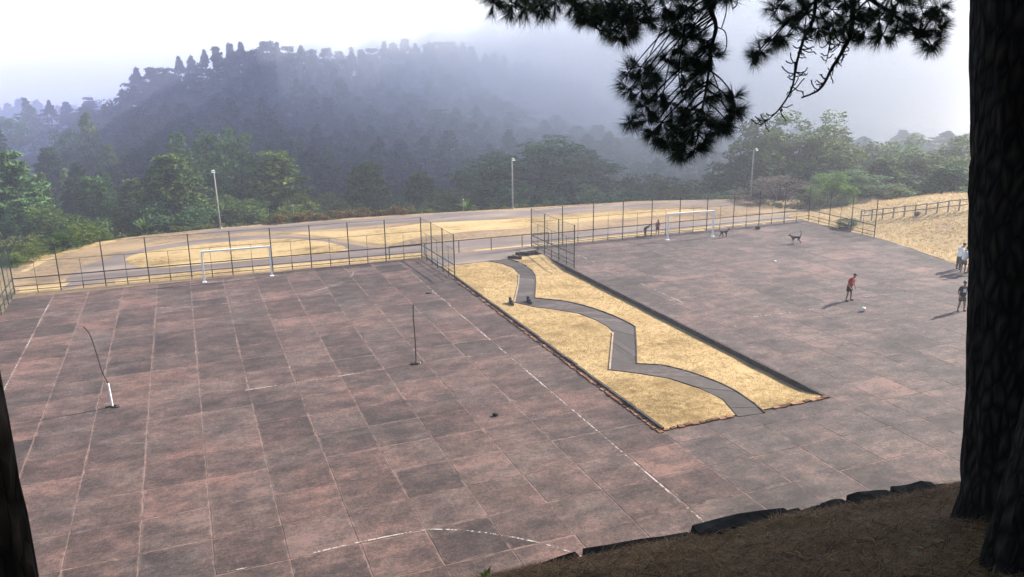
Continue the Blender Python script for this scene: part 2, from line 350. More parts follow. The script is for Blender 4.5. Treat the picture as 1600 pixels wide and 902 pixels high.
# ------------------------------------------------------------------ courts of worn slabs
X0, Y0, S = 11.57, 21.46, 2.0
def slab_meshes(name, mat, n=5):
    out = []
    for k in range(n):
        r_ = random.Random(100+k); pts = []
        for (cx, cy, dx, dy) in ((-1, -1, 1, 0), (1, -1, 0, 1), (1, 1, -1, 0), (-1, 1, 0, -1)):
            for j in range(4):
                t = j/4; px, py = cx+dx*2*t, cy+dy*2*t; q = r_.uniform(-.014, .004)
                if j == 0: q = -r_.uniform(0, .03)
                pts.append((px*(1+q), py*(1+q)))
        n_ = len(pts); vs = [(x*.995, y*.995, 0) for x, y in pts]+[(x, y, -.012) for x, y in pts]+[(x, y, -.05) for x, y in pts]
        fs = [tuple(range(n_))]
        for L in (0, n_): fs += [(L+i, L+n_+i, L+n_+(i+1) % n_, L+(i+1) % n_) for i in range(n_)]
        b_ = MB(); b_.add(vs, fs); out.append(b_.mesh(name, mat))
    return out
def court(name, x0, x1, y0, y1, mat, label, gaps=(.004, .006, .01, .03, .06), jit=.003):
    base = sheet(name, [(x0, y0), (x1, y0), (x1, y1), (x0, y1)], -.009, M_SAND, .3)
    tag(base, label, None, None, 'structure')
    ms = slab_meshes('paving_slab', mat)
    xs = [x0]+[X0+S*k for k in range(-12, 25) if x0+.5 < X0+S*k < x1-.5]+[x1]
    ys = [y0]+[Y0+S*k for k in range(-6, 22) if y0+.5 < Y0+S*k < y1-.5]+[y1]
    for i in range(len(xs)-1):
        for j in range(len(ys)-1):
            o = bpy.data.objects.new('paving_slab', rng.choice(ms)); link(o, base)
            gx_, gy_ = rng.choice(gaps), rng.choice(gaps)
            o.location = ((xs[i]+xs[i+1])/2, (ys[j]+ys[j+1])/2, rng.uniform(-jit, jit))
            o.scale = ((xs[i+1]-xs[i]-gx_)/2, (ys[j+1]-ys[j]-gy_)/2, 1)
            o.rotation_euler = (rng.uniform(-.0006, .0006), rng.uniform(-.0006, .0006), rng.choice((0, math.pi)))
    return base
CL = court('court_left', -10.7, 15.72, 11., 56.7, M_SLAB_L, None)
CA = court('court_apron', 15.72, 23.86, 11., 24.55, M_SLAB_R, None, (.003, .004, .006, .015, .045), .0015)
CR = court('court_right', 23.86, 49.85, 11., 56.7, M_SLAB_R, None, (.003, .003, .004, .005, .03), .0012)

def line(P, wdt, parent, mat, z=.009):
    P = [Vector((p[0], p[1])) for p in P]; mb = MB(); L = len(P)
    for i, p in enumerate(P):
        t = (P[min(i+1, L-1)]-P[max(i-1, 0)]).normalized(); n_ = Vector((-t.y, t.x))
        for s_ in (-.5, .5): mb.v.append((p.x+n_.x*wdt*s_, p.y+n_.y*wdt*s_, z))
    for i in range(L-1): mb.f.append((2*i, 2*i+2, 2*i+3, 2*i+1))
    return mb.build('line_marking', mat, parent)
def c2(P, per=5): return [(p.x, p.y) for p in catmull([(x, y, 0) for x, y in P], per)]
W_ = .058
line([(-8.43, 39.), (-8.43, 54.2)], W_, CL, M_PAINT); line([(-8.43, 54.2), (-8.43, 55.8)], W_, CL, M_PAINT_F)
line([(13.49, 16), (13.49, 52.6)], W_, CL, M_PAINT); line([(13.49, 52.6), (13.49, 55.4)], W_, CL, M_PAINT_F)
line([(1.4, 35.25), (7.72, 35.3)], W_, CL, M_PAINT); line([(-8.4, 35.2), (1.2, 35.25)], W_, CL, M_PAINT_F); line([(8., 35.3), (13.4, 35.35)], W_, CL, M_PAINT_F)
line([(-8.4, 55.8), (0, 55.6)], W_, CL, M_PAINT_F); line([(.3, 55.72), (3.6, 55.68)], W_, CL, M_PAINT); line([(4.8, 55.65), (13.4, 55.45)], W_*.8, CL, M_PAINT_F)
line(c2([(-5.07, 55.7), (-4.82, 54.45), (-4.31, 52.98), (-3.45, 51.69), (-2.21, 50.61)]), W_, CL, M_PAINT_F)
line(c2([(-2.21, 50.61), (-0.46, 50.11), (1.69, 50.01), (4.68, 50.18), (7.32, 50.92), (8.74, 52.09), (9.65, 53.51), (9.98, 54.72)]), W_, CL, M_PAINT)
line(c2([(-0.29, 21.53), (0.65, 21.53), (1.89, 21.55), (2.25, 21.53)]), W_, CL, M_PAINT_F)
line(c2([(2.25, 21.53), (3.55, 21.55), (4.88, 21.5), (5.37, 21.46), (5.83, 21.34), (6.53, 20.99), (7.35, 20.43), (8.11, 19.77), (8.8, 19.03), (9.5, 17.97)]), W_, CL, M_PAINT)
line([(9.3, 38.9), (11.5, 39.05)], W_*.8, CL, M_PAINT_F)
line([(26.05, 41.), (26.05, 52.3)], W_, CR, M_PAINT_F); line([(26.07, 50.), (26.05, 52.6)], W_, CR, M_PAINT, .013); line([(26.05, 38.8), (26.05, 44.2)], W_, CR, M_PAINT, .013); line([(26.05, 33.), (26.05, 38.7)], W_, CR, M_PAINT_F)
line([(26.2, 35.1), (31.4, 34.75)], W_, CR, M_PAINT_F); line([(28., 35.), (30.4, 34.85)], W_, CR, M_PAINT, .013)
line([(35.3, 35.7), (41., 35.1)], W_, CR, M_PAINT_F); line([(35.9, 35.65), (37.9, 35.4)], W_, CR, M_PAINT, .013)
line([(31.4, 34.75), (35.2, 35.5)], W_, CR, M_PAINT_F)
line([(26.1, 54.4), (47.5, 54.1)], W_, CR, M_PAINT_F); line([(47.5, 20), (47.5, 54)], W_, CR, M_PAINT_F)
line(c2([(43.24, 54.54), (43.64, 53.02), (43.57, 51.77), (42.78, 50.51), (41.59, 49.5), (39.66, 49.16), (37.15, 48.9)]), W_, CR, M_PAINT_F)
line([(30.8, 41.8), (33.6, 41.5)], W_, CR, M_PAINT_F); line([(38, 43.6), (41.5, 43.3)], W_, CR, M_PAINT_F)

# ------------------------------------------------------------------ garden strip between the courts
GX0, GX1, GY0, GY1 = 15.72, 23.86, 24.55, 53.6
def gz(x, y):
    t = max(0, min(1, (x-GX0)/(GX1-GX0))); s = max(0, min(1, (y-GY0)/1.6)); s = s*s*(3-2*s)
    e = max(0, min(1, (GY1-y)/4))
    return (.045 - .05*(1-s) - .30*t*t*s*e) + .02*mnoise.noise(Vector((x*.8, y*.8, 3)))
mb = MB(); nx_, ny_ = 24, 72
for j in range(ny_+1):
    for i in range(nx_+1):
        x, y = GX0+.13+(GX1-GX0-.26)*i/nx_, GY0+.12+(GY1-GY0)*j/ny_; mb.v.append((x, y, gz(x, y)))
for j in range(ny_):
    for i in range(nx_): a = j*(nx_+1)+i; mb.f.append((a, a+1, a+nx_+2, a+nx_+1))
bed = tag(mb.build('garden_bed', M_STRAW, smooth=True), kind='structure')
# tarmac landing at the top of the garden
tag(sheet('landing_path', [(GX0, GY1-.3), (GX1-3.6, GY1-.3), (GX1-1.6, GY1+1.4), (GX1, GY1+1.6), (GX1, 56.74), (GX0, 56.74)], .07, M_TAR, .35), kind='structure')
# retaining face of the right-hand court
wall = tag(empty('retaining_kerb', (GX1, GY0, 0)), 'long low dark kerb wall between dry garden strip and second court', 'kerb')
n_ = 22; Lk = (56.2-GY0)/n_
for i in range(n_):
    mb = MB(); y0 = GY0+.02+Lk*i
    mb.box((GX1-.07+rng.uniform(-.008, .008), y0+Lk/2, -.155+rng.uniform(-.006, .006)), (.13, Lk-.012, .33))
    o = mb.build('kerb_stone', M_KERB); o.parent = wall; o.location = (-GX1, -GY0, 0)
# left edge: kerb with crumbling red bricks in front
lk = tag(empty('garden_kerb', (GX0, GY0, 0)), 'crumbling low kerb with red bricks along left side of dry garden strip', 'kerb')
n_ = 24; Lk = (50.2-GY0)/n_
for i in range(n_):
    mb = MB(); y0 = GY0+.02+Lk*i
    mb.box((GX0+.075+rng.uniform(-.015, .015), y0+Lk/2, .025+rng.uniform(-.02, .012)), (.12, Lk-.02, .2), rng.uniform(-.008, .008))
    o = mb.build('kerb_stone', M_KERB); o.parent = lk; o.location = (-GX0, -GY0, 0)
bk = [MB().box((0, 0, 0), (.2, .3, .07)).mesh('brick', M_BRICK), MB().box((0, 0, 0), (.16, .24, .06)).mesh('brick', M_BRICK)]
def brick(par, x, y, z, a):
    o = link(bpy.data.objects.new('brick', rng.choice(bk)), par); o.location = (x-par.location.x, y-par.location.y, z-par.location.z); o.rotation_euler = (rng.uniform(-.1, .1), rng.uniform(-.1, .1), a)
y = GY0
while y < 50:
    if mnoise.noise(Vector((y*.35, 0, 5))) > -.25 or y < 33: brick(lk, GX0-.1+rng.uniform(-.03, .03), y, .015+rng.uniform(-.012, .01), rng.uniform(-.15, .15))
    y += rng.uniform(.28, .36)
ek = tag(empty('garden_end_kerb', (GX0, GY0, 0)), 'broken brick edging at the near end of dry garden strip', 'kerb')
x = GX0+.2
while x < GX1-.2:
    if not 19.15 < x < 20.75: brick(ek, x, GY0+.03+rng.uniform(-.03, .03), .02+rng.uniform(-.01, .015), math.pi/2+rng.uniform(-.15, .15))
    x += rng.uniform(.28, .36)
# winding path: outline, slabs, kerbs
pathR = [(20.76, 53.43), (21.22, 52.13), (21.29, 50.44), (20.83, 48.5), (19.86, 46.25), (18.51, 43.3), (19.89, 42.14), (20.75, 40.51), (21.2, 38.65), (21.37, 37.02), (21.32, 36.31), (19.77, 33.5), (18.42, 31.16), (19.48, 30.55), (20.16, 29.49), (20.61, 27.93), (20.71, 26.69), (20.55, 25.42), (20.28, 24.35)]
pathL = [(19.31, 53.46), (19.98, 52.29), (20.29, 50.91), (19.97, 49.09), (18.94, 46.67), (17.14, 42.88), (17.8, 41.57), (18.85, 40.6), (19.64, 39.5), (19.97, 38.04), (20.0, 36.78), (19.76, 35.71), (18.51, 33.55), (16.97, 30.9), (17.99, 30.02), (18.87, 29.03), (19.48, 27.62), (19.68, 26.17), (19.13, 24.45)]
def resample(P, n):
    P = [Vector((x, y)) for x, y in P]; d = [0]
    for i in range(1, len(P)): d.append(d[-1]+(P[i]-P[i-1]).length)
    out = []
    for k in range(n+1):
        s = d[-1]*k/n; i = 1
        while i < len(P)-1 and d[i] < s: i += 1
        t = (s-d[i-1])/max(1e-6, d[i]-d[i-1]); out.append(P[i-1].lerp(P[i], t))
    return out
gp = tag(empty('garden_path', (19.5, 38, 0)), kind='structure')
def pieces(A, B, per):
    out = []
    for k in range(len(A)-1):
        a0, a1, b0, b1 = (Vector(q) for q in (A[k], A[k+1], B[k], B[k+1])); n = max(1, round(((a1-a0).length+(b1-b0).length)/2/per))
        for j in range(n): out.append([a0.lerp(a1, j/n), a0.lerp(a1, (j+1)/n), b0.lerp(b1, (j+1)/n), b0.lerp(b1, j/n)])
    return out
for q in pieces(pathL, pathR, .95):
    c0 = sum(q, Vector((0, 0)))/4; q = [c0+(p-c0)*.985 for p in q]; zz = [gz(p.x, p.y)+.03for p in q]
    dz = rng.uniform(-.006, .006); zb = [z-.12 for z in zz]
    vs = [(p.x, p.y, z+dz) for p, z in zip(q, zz)]+[(p.x, p.y, z) for p, z in zip(q, zb)]
    o = MB().add(vs, [(0, 3, 2, 1), (0, 1, 5, 4), (1, 2, 6, 5), (2, 3, 7, 6), (3, 0, 4, 7)]).build('path_slab', M_PATH, gp); o.location = (-19.5, -38, 0)
def kerbline(P, off, name, mat, wdt, hgt, n):
    P = resample(P, n); root = []
    for i in range(len(P)-1):
        a, b = P[i], P[i+1]; t = (b-a).normalized(); nn = Vector((-t.y, t.x))*off; m_ = (a+b)/2+nn
        o = MB().box((m_.x, m_.y, gz(m_.x, m_.y)+hgt/2-.08), (wdt, (b-a).length-.01, hgt+.16), math.atan2(-t.x, t.y)).build(name, mat, gp); o.location = (-19.5, -38, 0)
kerbline(pathR[:6], .05, 'path_kerb', M_KERB, .055, .05, 9); kerbline(pathR[5:11], .05, 'path_kerb', M_KERB, .055, .07, 14)
kerbline(pathR[10:13], .05, 'path_kerb', M_KERB, .055, .06, 5); kerbline(pathR[12:], .05, 'path_kerb', M_KERB, .055, .06, 14)
M_KERBP = plain('pale_kerb', (.3, .23, .18), .9, .4, 6, .1, obj=False)
kerbline(pathL[3:6], -.04, 'path_kerb', M_KERBP, .08, .05, 5); kerbline(pathL[11:14], -.04, 'path_kerb', M_KERBP, .08, .06, 5)
# timber step cheeks
for k, (x, y) in enumerate([(16.81, 42.45), (17.86, 42.26)]):
    t = tag(empty('step_cheek', (x, y, gz(x, y)), -.1), 'dark timber step cheek at %s side of garden path bend' % ('outer left' if k == 0 else 'right'), 'step cheek', 'timber step cheeks on the garden path')
    for s in range(3): MB().box((0, .26*s, .07+.045*s), (.1, .25, .16+.09*s)).build('timber_block', M_DARKWOOD, t)
for k, (x, y) in enumerate([(21.04, 53.52), (22.01, 54.42)]):
    t = tag(empty('log_edging', (x, y, .05), -.6), ('dark log edging beside top of the garden path', 'dark log edging beside tarmac landing near fence corner')[k], 'log edging', 'logs at the top of the garden path')
    for s in range(3): MB().box((.35*s, 0, .07+.03*(s % 2)), (.32, .14, .2), rng.uniform(-.1, .1)).build('timber_block', M_DARKWOOD, t)
# grass tufts over the beds, verges and slope
def tufts(name, pts, h, mat, blades=5, wd=.012):
    V = []; n = len(pts)*blades
    P = np.repeat(np.array(pts), blades, 0); a = nrg.uniform(0, 6.283, n); l = h*nrg.uniform(.5, 1.3, n); ln = nrg.uniform(.1, .9, n)
    b = P.copy(); b[:, 0] += nrg.normal(0, .04, n); b[:, 1] += nrg.normal(0, .04, n); t = b.copy()
    t[:, 0] += np.cos(a)*l*ln; t[:, 1] += np.sin(a)*l*ln; t[:, 2] += l; wx = np.stack([-np.sin(a), np.cos(a), 0*a], 1)*wd
    V = np.stack([b-wx, b+wx, t], 1).reshape(-1, 3); return link(bpy.data.objects.new(name, np_mesh(name, V, np.arange(3*n).reshape(-1, 3), mat)))
PL = [(p[0], p[1]) for p in pathL]+[(p[0], p[1]) for p in pathR[::-1]]
pts = []
Xr = nrg.uniform(GX0+.2, GX1-.2, 30000); Yr = nrg.uniform(GY0+.2, GY1-.6, 30000); ok = ~inside(Xr, Yr, PL) & (seg_dist(Xr, Yr, PL) > .1)
for x, y in zip(Xr[ok], Yr[ok]):
    if mnoise.noise(Vector((x*.5, y*.4, 9))) > -.6: pts.append((x, y, gz(x, y)-.01))
tag(tufts('dry_grass', pts, .05, M_BLADE, 4), 'short straw coloured grass covering the garden beds', 'grass', None, 'stuff')
pts = []
for _ in range(9000):
    x, y = rng.uniform(47.8, 70), rng.uniform(36, 59)
    if x > 49.9 or y < 47: pts.append((x, y, slope_z(x, y)-.01))
tag(tufts('slope_grass', [p for p in pts if p[0] > (49.8 if p[1] > 47 else 47.5+(p[1]-37)*.235)], .16, M_BLADE, 4, .02), 'dry yellow grass tufts on slope beside second court', 'grass', None, 'stuff')

# ------------------------------------------------------------------ steel fences
def fence(label, runs, origin):
    root = tag(empty('court_fence', (*origin, 0)), label, 'fence', 'fences at the far ends of the courts')
    O = Vector((*origin, 0)); done = set()
    def put(mb, name, mat, stuff=False):
        o = mb.build(name, mat, root); o.location = -O
        if stuff: o['kind'] = 'stuff'
        return o
    for A, B, n in runs:
        A, B = Vector((*A, 0)), Vector((*B, 0)); t = (B-A)/n
        for i in range(n+1):
            p = A+t*i; key = (round(p.x, 1), round(p.y, 1))
            if key not in done:
                done.add(key); q = p+Vector((rng.uniform(-.02, .02), rng.uniform(-.02, .02), 3.02))
                post = put(MB().tube([p+Vector((0, 0, -.06)), q], .036, 8), 'post', M_FENCE)
                put(MB().tube([q, q+Vector((0, 0, .035))], [.042, .03], 8), 'post_cap', M_FENCE).parent = post
            if i < n:
                a, b = p, p+t; m_ = (a+b)/2
                put(MB().tube([m_+Vector((0, 0, -.05)), m_+Vector((0, 0, .5))], .03, 6), 'short_post', M_FENCE)
                put(MB().tube([m_+Vector((0, 0, .5)), m_+Vector((0, 0, 2.0))], .014, 5), 'thin_post', M_FENCE)
                for h, r_ in ((.2, .022), (.47, .024), (.98, .036), (2.0, .013), (2.99, .011)):
                    put(MB().tube([a+Vector((0, 0, h)), m_+Vector((0, 0, h-(.012 if h > 1.5 else 0))), b+Vector((0, 0, h))], r_, 6), 'rail' if h < 1.5 else 'tension_wire', M_FENCE)
        L = (B-A).length; u = (B-A).normalized(); mb = MB(); nn = Vector((-u.y, u.x, 0))*.04; z0, z1 = .06, 2.97; Hh = z1-z0; k = -Hh
        while k < L:
            for sgn in (1, -1):
                s0, s1 = max(0, k), min(L, k+Hh)
                if s1-s0 > .05:
                    e0, e1 = s0-k, s1-k
                    if sgn < 0: e0, e1 = Hh-e0, Hh-e1
                    mb.tube([A+nn+u*s0+Vector((0, 0, z0+e0)), A+nn+u*s1+Vector((0, 0, z0+e1))], .0021, 3, False)
            k += .115
        put(mb, 'chain_link', M_WIRE, True)
    return root
FY = 56.5
fence('tall dark green chain-link fence behind the white goal of the reddish court', [((-10.75, 57.9), (-10.65, 50.5), 3), ((-10.75, 57.9), (15.35, 56.55), 10), ((15.35, 56.55), (15.62, 49.6), 3)], (2, 57))
fence('tall dark green chain-link fence behind the children and goal of the mauve court', [((23.9, 56.3), (24.0, 49.1), 3), ((23.9, 56.3), (49.95, 55.95), 10), ((49.95, 55.95), (49.55, 48.1), 3)], (37, 56))
# single-pipe barrier between the two fences
bar = tag(empty('pipe_barrier', (19.5, 57, 0)), 'single dark pipe barrier across the gap between the two court fences', 'barrier')
bx = [13.1, 15.75, 18.35, 20.9, 23.4, 25.6]; by = lambda x: 57.15-(x-13)*.02
for x in bx: MB().tube([(x-19.5, by(x)-57, -.05), (x-19.5, by(x)-57, .92)], .033, 8).build('post', M_FENCE, bar)
for a, b in zip(bx[:-1], bx[1:]): MB().tube([(a-19.5, by(a)-57, .93), (b-19.5, by(b)-57, .93)], .034, 8).build('rail', M_FENCE, bar)

# ------------------------------------------------------------------ goals, lamp posts, poles
def goal(label, P, Q, h):
    P, Q = Vector((*P, 0)), Vector((*Q, 0)); mid = (P+Q)/2; t = (Q-P).normalized(); L = (Q-P).length
    g = tag(empty('goal', mid, math.atan2(t.y, t.x)), label, 'goal', 'football goals')
    for s in (-1, 1):
        MB().box((s*L/2, 0, h/2-.03), (.1, .1, h-.06)).build('goal_post', M_WHITE, g)
        MB().box((s*L/2, 0, .012), (.26, .26, .022)).build('foot_plate', M_WHITE, g)
        MB().box((s*L/2+(-s)*.11, 0, h-.16), (.04, .05, .2), 0, 0).build('corner_brace', M_WHITE, g)
    MB().box((0, 0, h), (L+.1, .104, .104)).build('crossbar', M_WHITE, g)
    return g
goal('white steel goal standing on the reddish court', (.44, 55.95), (4.7, 55.75), 2.02)
goal('white steel goal beside the two children and the black dog', (34.72, 54.37), (38.68, 54.0), 2.05)
def lamp(label, x, y, h, lean):
    g = tag(empty('lamp_post', (x, y, -.1)), label, 'lamp post', 'floodlight posts along the rim')
    MB().tube([(0, 0, 0), (lean*.5, 0, h*.5), (lean, 0, h)], [.075, .065, .048], 10).build('pole', M_CONC, g, True)
    MB().tube([(lean-.02, 0, h-.05), (lean-.02, -.35, h+.05)], .035, 6).build('bracket', M_CONC, g)
    hd = MB().box((lean-.05, -.48, h+.06), (.26, .22, .12), .2, .5).build('floodlight', M_CONC, g)
    MB().box((lean-.05, -.53, h-.0), (.28, .2, .02), .2, .5).build('lamp_glass', M_WHITE, hd)
    MB().tube([(0, 0, 0), (0, 0, .22)], [.17, .14], 10).build('footing', M_CONC, g)
lamp('pale lamp post in front of the round pines behind the reddish court', 2.4, 75.25, 5.1, -.06)
lamp('pale lamp post at the rim before the wide dark tree in the centre', 29.15, 73.2, 4.85, -.03)
lamp('pale lamp post at the rim behind the brown bare bush', 52.75, 67.6, 5.1, .02)
for (x, y), lb, h in (([(9.28, 80.05)][0], 'thin white marker post near rim ferns', .9), ([(24.55, 74.46)][0], 'thin white marker post beside spiky agave at the rim', 1.2)):
    g = tag(empty('marker_post', (x, y, -.2)), lb, 'marker post', 'thin marker posts at the rim')
    MB().tube([(0, 0, 0), (0, 0, h)], .02, 6).build('pole', M_CONC, g); MB().box((0, 0, h+.06), (.1, .04, .1)).build('reflector', M_WHITE, g)
# bent pole with white sleeve, thin iron pole
px, py = [(-3.85, 35.6)][0]
g = tag(empty('net_pole', (px, py, 0)), 'bent rusty bar in a white pipe stuck in the reddish court', 'pole')
def cpt(s, z): return Vector((math.cos(YAW)*s, -math.sin(YAW)*s, z))
MB().tube([cpt(0, -.05), cpt(-.04, 1.05)], .045, 8).build('white_sleeve', M_WHITE, g)
MB().tube(catmull([cpt(-.04, 1.0), cpt(-.05, 1.1), cpt(-.17, 1.42), cpt(-.21, 1.55), cpt(-.28, 2.05), cpt(-.4, 2.85), cpt(-.5, 3.25), cpt(-.68, 3.52)], 4), .024, 6).build('bar', M_RUST, g)
MB().tube([cpt(-.19, 1.46), cpt(-.11, 1.75)], .008, 4).build('loose_wire', M_RUST, g)
for k in range(5): MB().box((rng.uniform(-.3, .3), rng.uniform(-.12, .12), .02), (.2, .14, .06), rng.uniform(0, 3)).build('rubble', M_KERB, g)
px, py = [(9.12, 35.47)][0]
g = tag(empty('net_pole', (px, py, 0)), 'straight thin black iron pole with stones at its foot', 'pole')
MB().tube(catmull([cpt(0, -.05), cpt(.01, .8), cpt(-.005, 1.7), cpt(-.03, 2.3), cpt(.0, 2.88)], 4), .028, 6).build('bar', M_RUST, g)
for k, (x, y) in enumerate(((.12, -.04), (-.1, .05), (.2, .03), (-.16, -.06), (.02, -.12))): MB().box((x, y, .035), (.2, .12, .08), rng.uniform(0, 3), .15).build('stone', (M_KERB, M_KERBP)[k == 0], g)
# pebbles, a dropped bag
def lump(name, x, y, s, mat, label, cat, z=0.):
    bm = bmesh.new(); bmesh.ops.create_icosphere(bm, subdivisions=2, radius=1)
    for v in bm.verts:
        k = 1+.3*mnoise.noise(v.co*1.3+Vector((x, y, 0))); v.co = Vector((v.co.x*s[0]*k, v.co.y*s[1]*k, v.co.z*s[2]*k))
    me = bpy.data.meshes.new(name); bm.to_mesh(me); bm.free(); me.materials.append(mat)
    o = link(bpy.data.objects.new(name, me)); o.location = (x, y, z+s[2]*.75); return tag(o, label, cat)
M_BLACK = plain('black_cloth', (.012, .012, .014), .9, .3, 10)
x, y = [(10.43, 28.38)][0]; lump('stone', x, y, (.12, .1, .08), M_BLACK, 'small dark stone lying on the open reddish court', 'stone')
x, y = [(13.1, 47.03)][0]; lump('stone', x, y, (.2, .07, .05), M_BLACK, 'flat dark clod beside white sideline near the fence corner', 'stone')
x, y = [(43.77, 54.89)][0]; lump('bag', x, y, (.24, .2, .17), M_BLACK, 'small black bag on the mauve court by the far fence', 'bag')
x, y = [(37.47, 44.92)][0]; lump('paper_scrap', x, y, (.1, .1, .05), M_WHITE, 'crumpled white paper scrap in the middle of mauve court', 'litter')

# ------------------------------------------------------------------ people and dogs
def skin(name, V, E, rad, mat, parent, sub=2):
    me = bpy.data.meshes.new(name+'_cage'); me.from_pydata([tuple(v) for v in V], E, []); me.update()
    o = bpy.data.objects.new(name, me); C.objects.link(o)
    md = o.modifiers.new('s', 'SKIN'); md.use_smooth_shade = True
    sv = me.skin_vertices[0].data
    for i, r_ in enumerate(rad):
        sv[i].radius = (r_, r_) if not hasattr(r_, '__len__') else r_; sv[i].use_root = (i == 0)
    ss = o.modifiers.new('u', 'SUBSURF'); ss.levels = sub; ss.render_levels = sub
    dg = bpy.context.evaluated_depsgraph_get(); dg.update()
    nm = bpy.data.meshes.new_from_object(o.evaluated_get(dg)); nm.name = name
    bpy.data.objects.remove(o); bpy.data.meshes.remove(me)
    nm.materials.clear(); nm.materials.append(mat)
    o = link(bpy.data.objects.new(name, nm), parent); return o
def ball_mesh(name, c, s, mat, parent, seed=0, amp=.08, cut=None):
    bm = bmesh.new(); bmesh.ops.create_icosphere(bm, subdivisions=3, radius=1)
    for v in bm.verts:
        k = 1+amp*mnoise.noise(v.co*3+Vector((seed, 0, 0))); v.co = Vector((c[0]+v.co.x*s[0]*k, c[1]+v.co.y*s[1]*k, c[2]+v.co.z*s[2]*k))
    if cut:
        bmesh.ops.delete(bm, geom=[v for v in bm.verts if cut(v.co-Vector(c))], context='VERTS')
    me = bpy.data.meshes.new(name); bm.to_mesh(me); bm.free(); me.materials.append(mat)
    me.polygons.foreach_set('use_smooth', [True]*len(me.polygons))
    return link(bpy.data.objects.new(name, me), parent)
M_SKIN = plain('skin', (.3, .17, .11), .6, .12, 6); M_HAIR = plain('dark_hair', (.012, .01, .009), .6, .3, 30)
def cloth(name, c): return plain(name, c, .9, .2, 5, .1)
M_RED = cloth('red_shirt', (.42, .035, .04)); M_WTEE = cloth('white_tee', (.75, .75, .74)); M_BTEE = cloth('black_tee', (.015, .015, .017))
M_GREYS = cloth('grey_shorts', (.07, .075, .08)); M_BRSH = cloth('brown_shorts', (.1, .075, .05)); M_TROUS = cloth('brown_trousers', (.09, .07, .06)); M_PINK = cloth('crimson_dress', (.42, .03, .085)); M_OLIV = cloth('dark_green_top', (.035, .045, .04))
def person(loc, face, label, H=1.65, lean=0., side=0., shirt=M_WTEE, legs=M_GREYS, leglen=.5, stance=.1, armf=.05, arms_out=.06, head_down=.2, long_hair=False, shoes=M_BLACK, twist=0., print_mat=None, arm_bend=.1, knee=0.):
    """faces local +y"""
    root = tag(empty('person', loc, face), label, 'person')
    k = H/1.7
    def P(x, y, z): return Vector((x*k, y*k, z*k))
    hipz = .9-.12*knee; hip = Vector((side*.05, -.1*lean-.12*knee, hipz))
    def T(x, y, z):            # torso frame: lean forward about the hips
        a = lean; yy = y*math.cos(a)+(z)*math.sin(a); zz = -y*math.sin(a)+z*math.cos(a)
        return Vector((hip.x+x+side*z*.25, hip.y+yy, hip.z+zz))
    V = []; E = []; rr = []
    def v(p, r_): V.append(Vector(p)*k); rr.append((r_[0]*k, r_[1]*k) if hasattr(r_, '__len__') else r_*k); return len(V)-1
    def e(*ix):
        for a_, b_ in zip(ix[:-1], ix[1:]): E.append((a_, b_))
    pel = v(T(0, 0, .02), (.135, .1)); wa = v(T(0, .01, .18), (.12, .09)); ch = v(T(0, .01, .38), (.145, .1)); nb = v(T(0, 0, .52), (.07, .065))
    nk = v(T(0, .02+.03*head_down, .58), .052); hd0 = T(0, .05+.1*head_down, .64-.02*head_down); hd = v(hd0, (.07, .08)); ht = v(hd0+Vector((0, .05*head_down, .13)), (.072, .088))
    e(pel, wa, ch, nb, nk, hd, ht); J = {}
    for s in (-1, 1):
        sh = v(T(s*.17, 0, .47), .062)
        el = v(T(s*(.2+arms_out), armf*.5-.02, .2), .044); ha0 = T(s*(.19+arms_out*1.2-arm_bend*.4), armf+arm_bend*1.2, -.04+arm_bend*.8)
        wr = v(ha0, .031); d = (V[wr]-V[el]).normalized()/k; palm = v(ha0+d*.075, (.035, .02)); e(nb, sh, el, wr, palm)
        for q, (off, ln) in enumerate(((-.03, .05), (-.013, .075), (.004, .08), (.02, .07))):
            lat = Vector((0, 1, 0)); f0 = v(ha0+d*.1+lat*off, .0085); f1 = v(ha0+d*(.1+ln*.6)+lat*off, .008); f2 = v(ha0+d*(.1+ln)+lat*off+Vector((-s*.012, 0, 0)), .007); e(f0, f1, f2)
            E.append((palm, f0))
        th = v(ha0+d*.06+Vector((0, .045, 0)), .01); t2 = v(ha0+d*.1+Vector((0, .058, 0)), .009); e(palm, th, t2)
        hp = v((hip.x+s*.09, hip.y, hip.z-.04), .098); kn = v((hip.x+s*(.1+stance*.5), hip.y+.04+.16*knee, .47-.04*knee), .066)
        an = v((hip.x*.6+s*(.1+stance), hip.y*.4-.01, .085), .045); to = v((hip.x*.6+s*(.12+stance), hip.y*.4+.13, .035), (.035, .03)); e(pel, hp, kn, an, to)
        J[s] = (sh, el, wr, hp, kn, an, to)
    G = [x/k for x in V]
    skin('body', V, E, rr, M_SKIN, root)
    # shirt
    V2 = []; E2 = []; r2 = []
    def v2(p, r_): V2.append(Vector(p)*k); r2.append((r_[0]*k, r_[1]*k) if hasattr(r_, '__len__') else r_*k); return len(V2)-1
    a0 = v2(T(0, 0, -.11), (.2, .155)); a1 = v2(T(0, .01, .16), (.185, .145)); a2 = v2(T(0, .01, .4), (.195, .145)); a3 = v2(T(0, 0, .515), (.09, .08)); E2 += [(a0, a1), (a1, a2), (a2, a3)]
    for s in (-1, 1):
        b0 = v2(T(s*.185, 0, .465), .078); p = G[J[s][0]].lerp(G[J[s][1]], .75); b1 = v2(p, .068); E2 += [(a3, b0), (b0, b1)]
    shirt_o = skin('shirt', V2, E2, r2, shirt, root)
    if print_mat:
        q = T(0, .15, .34)*k; o = MB().box((0, 0, 0), (.17*k, .012, .2*k)).build('shirt_print', print_mat, shirt_o); o.location = q; o.rotation_euler = (-lean, 0, 0)
    # shorts or trousers
    V2 = []; E2 = []; r2 = []
    a0 = v2(T(0, 0, .08), (.165, .128)); a1 = v2((hip.x, hip.y, hip.z-.05), (.17, .135)); E2 += [(a0, a1)]
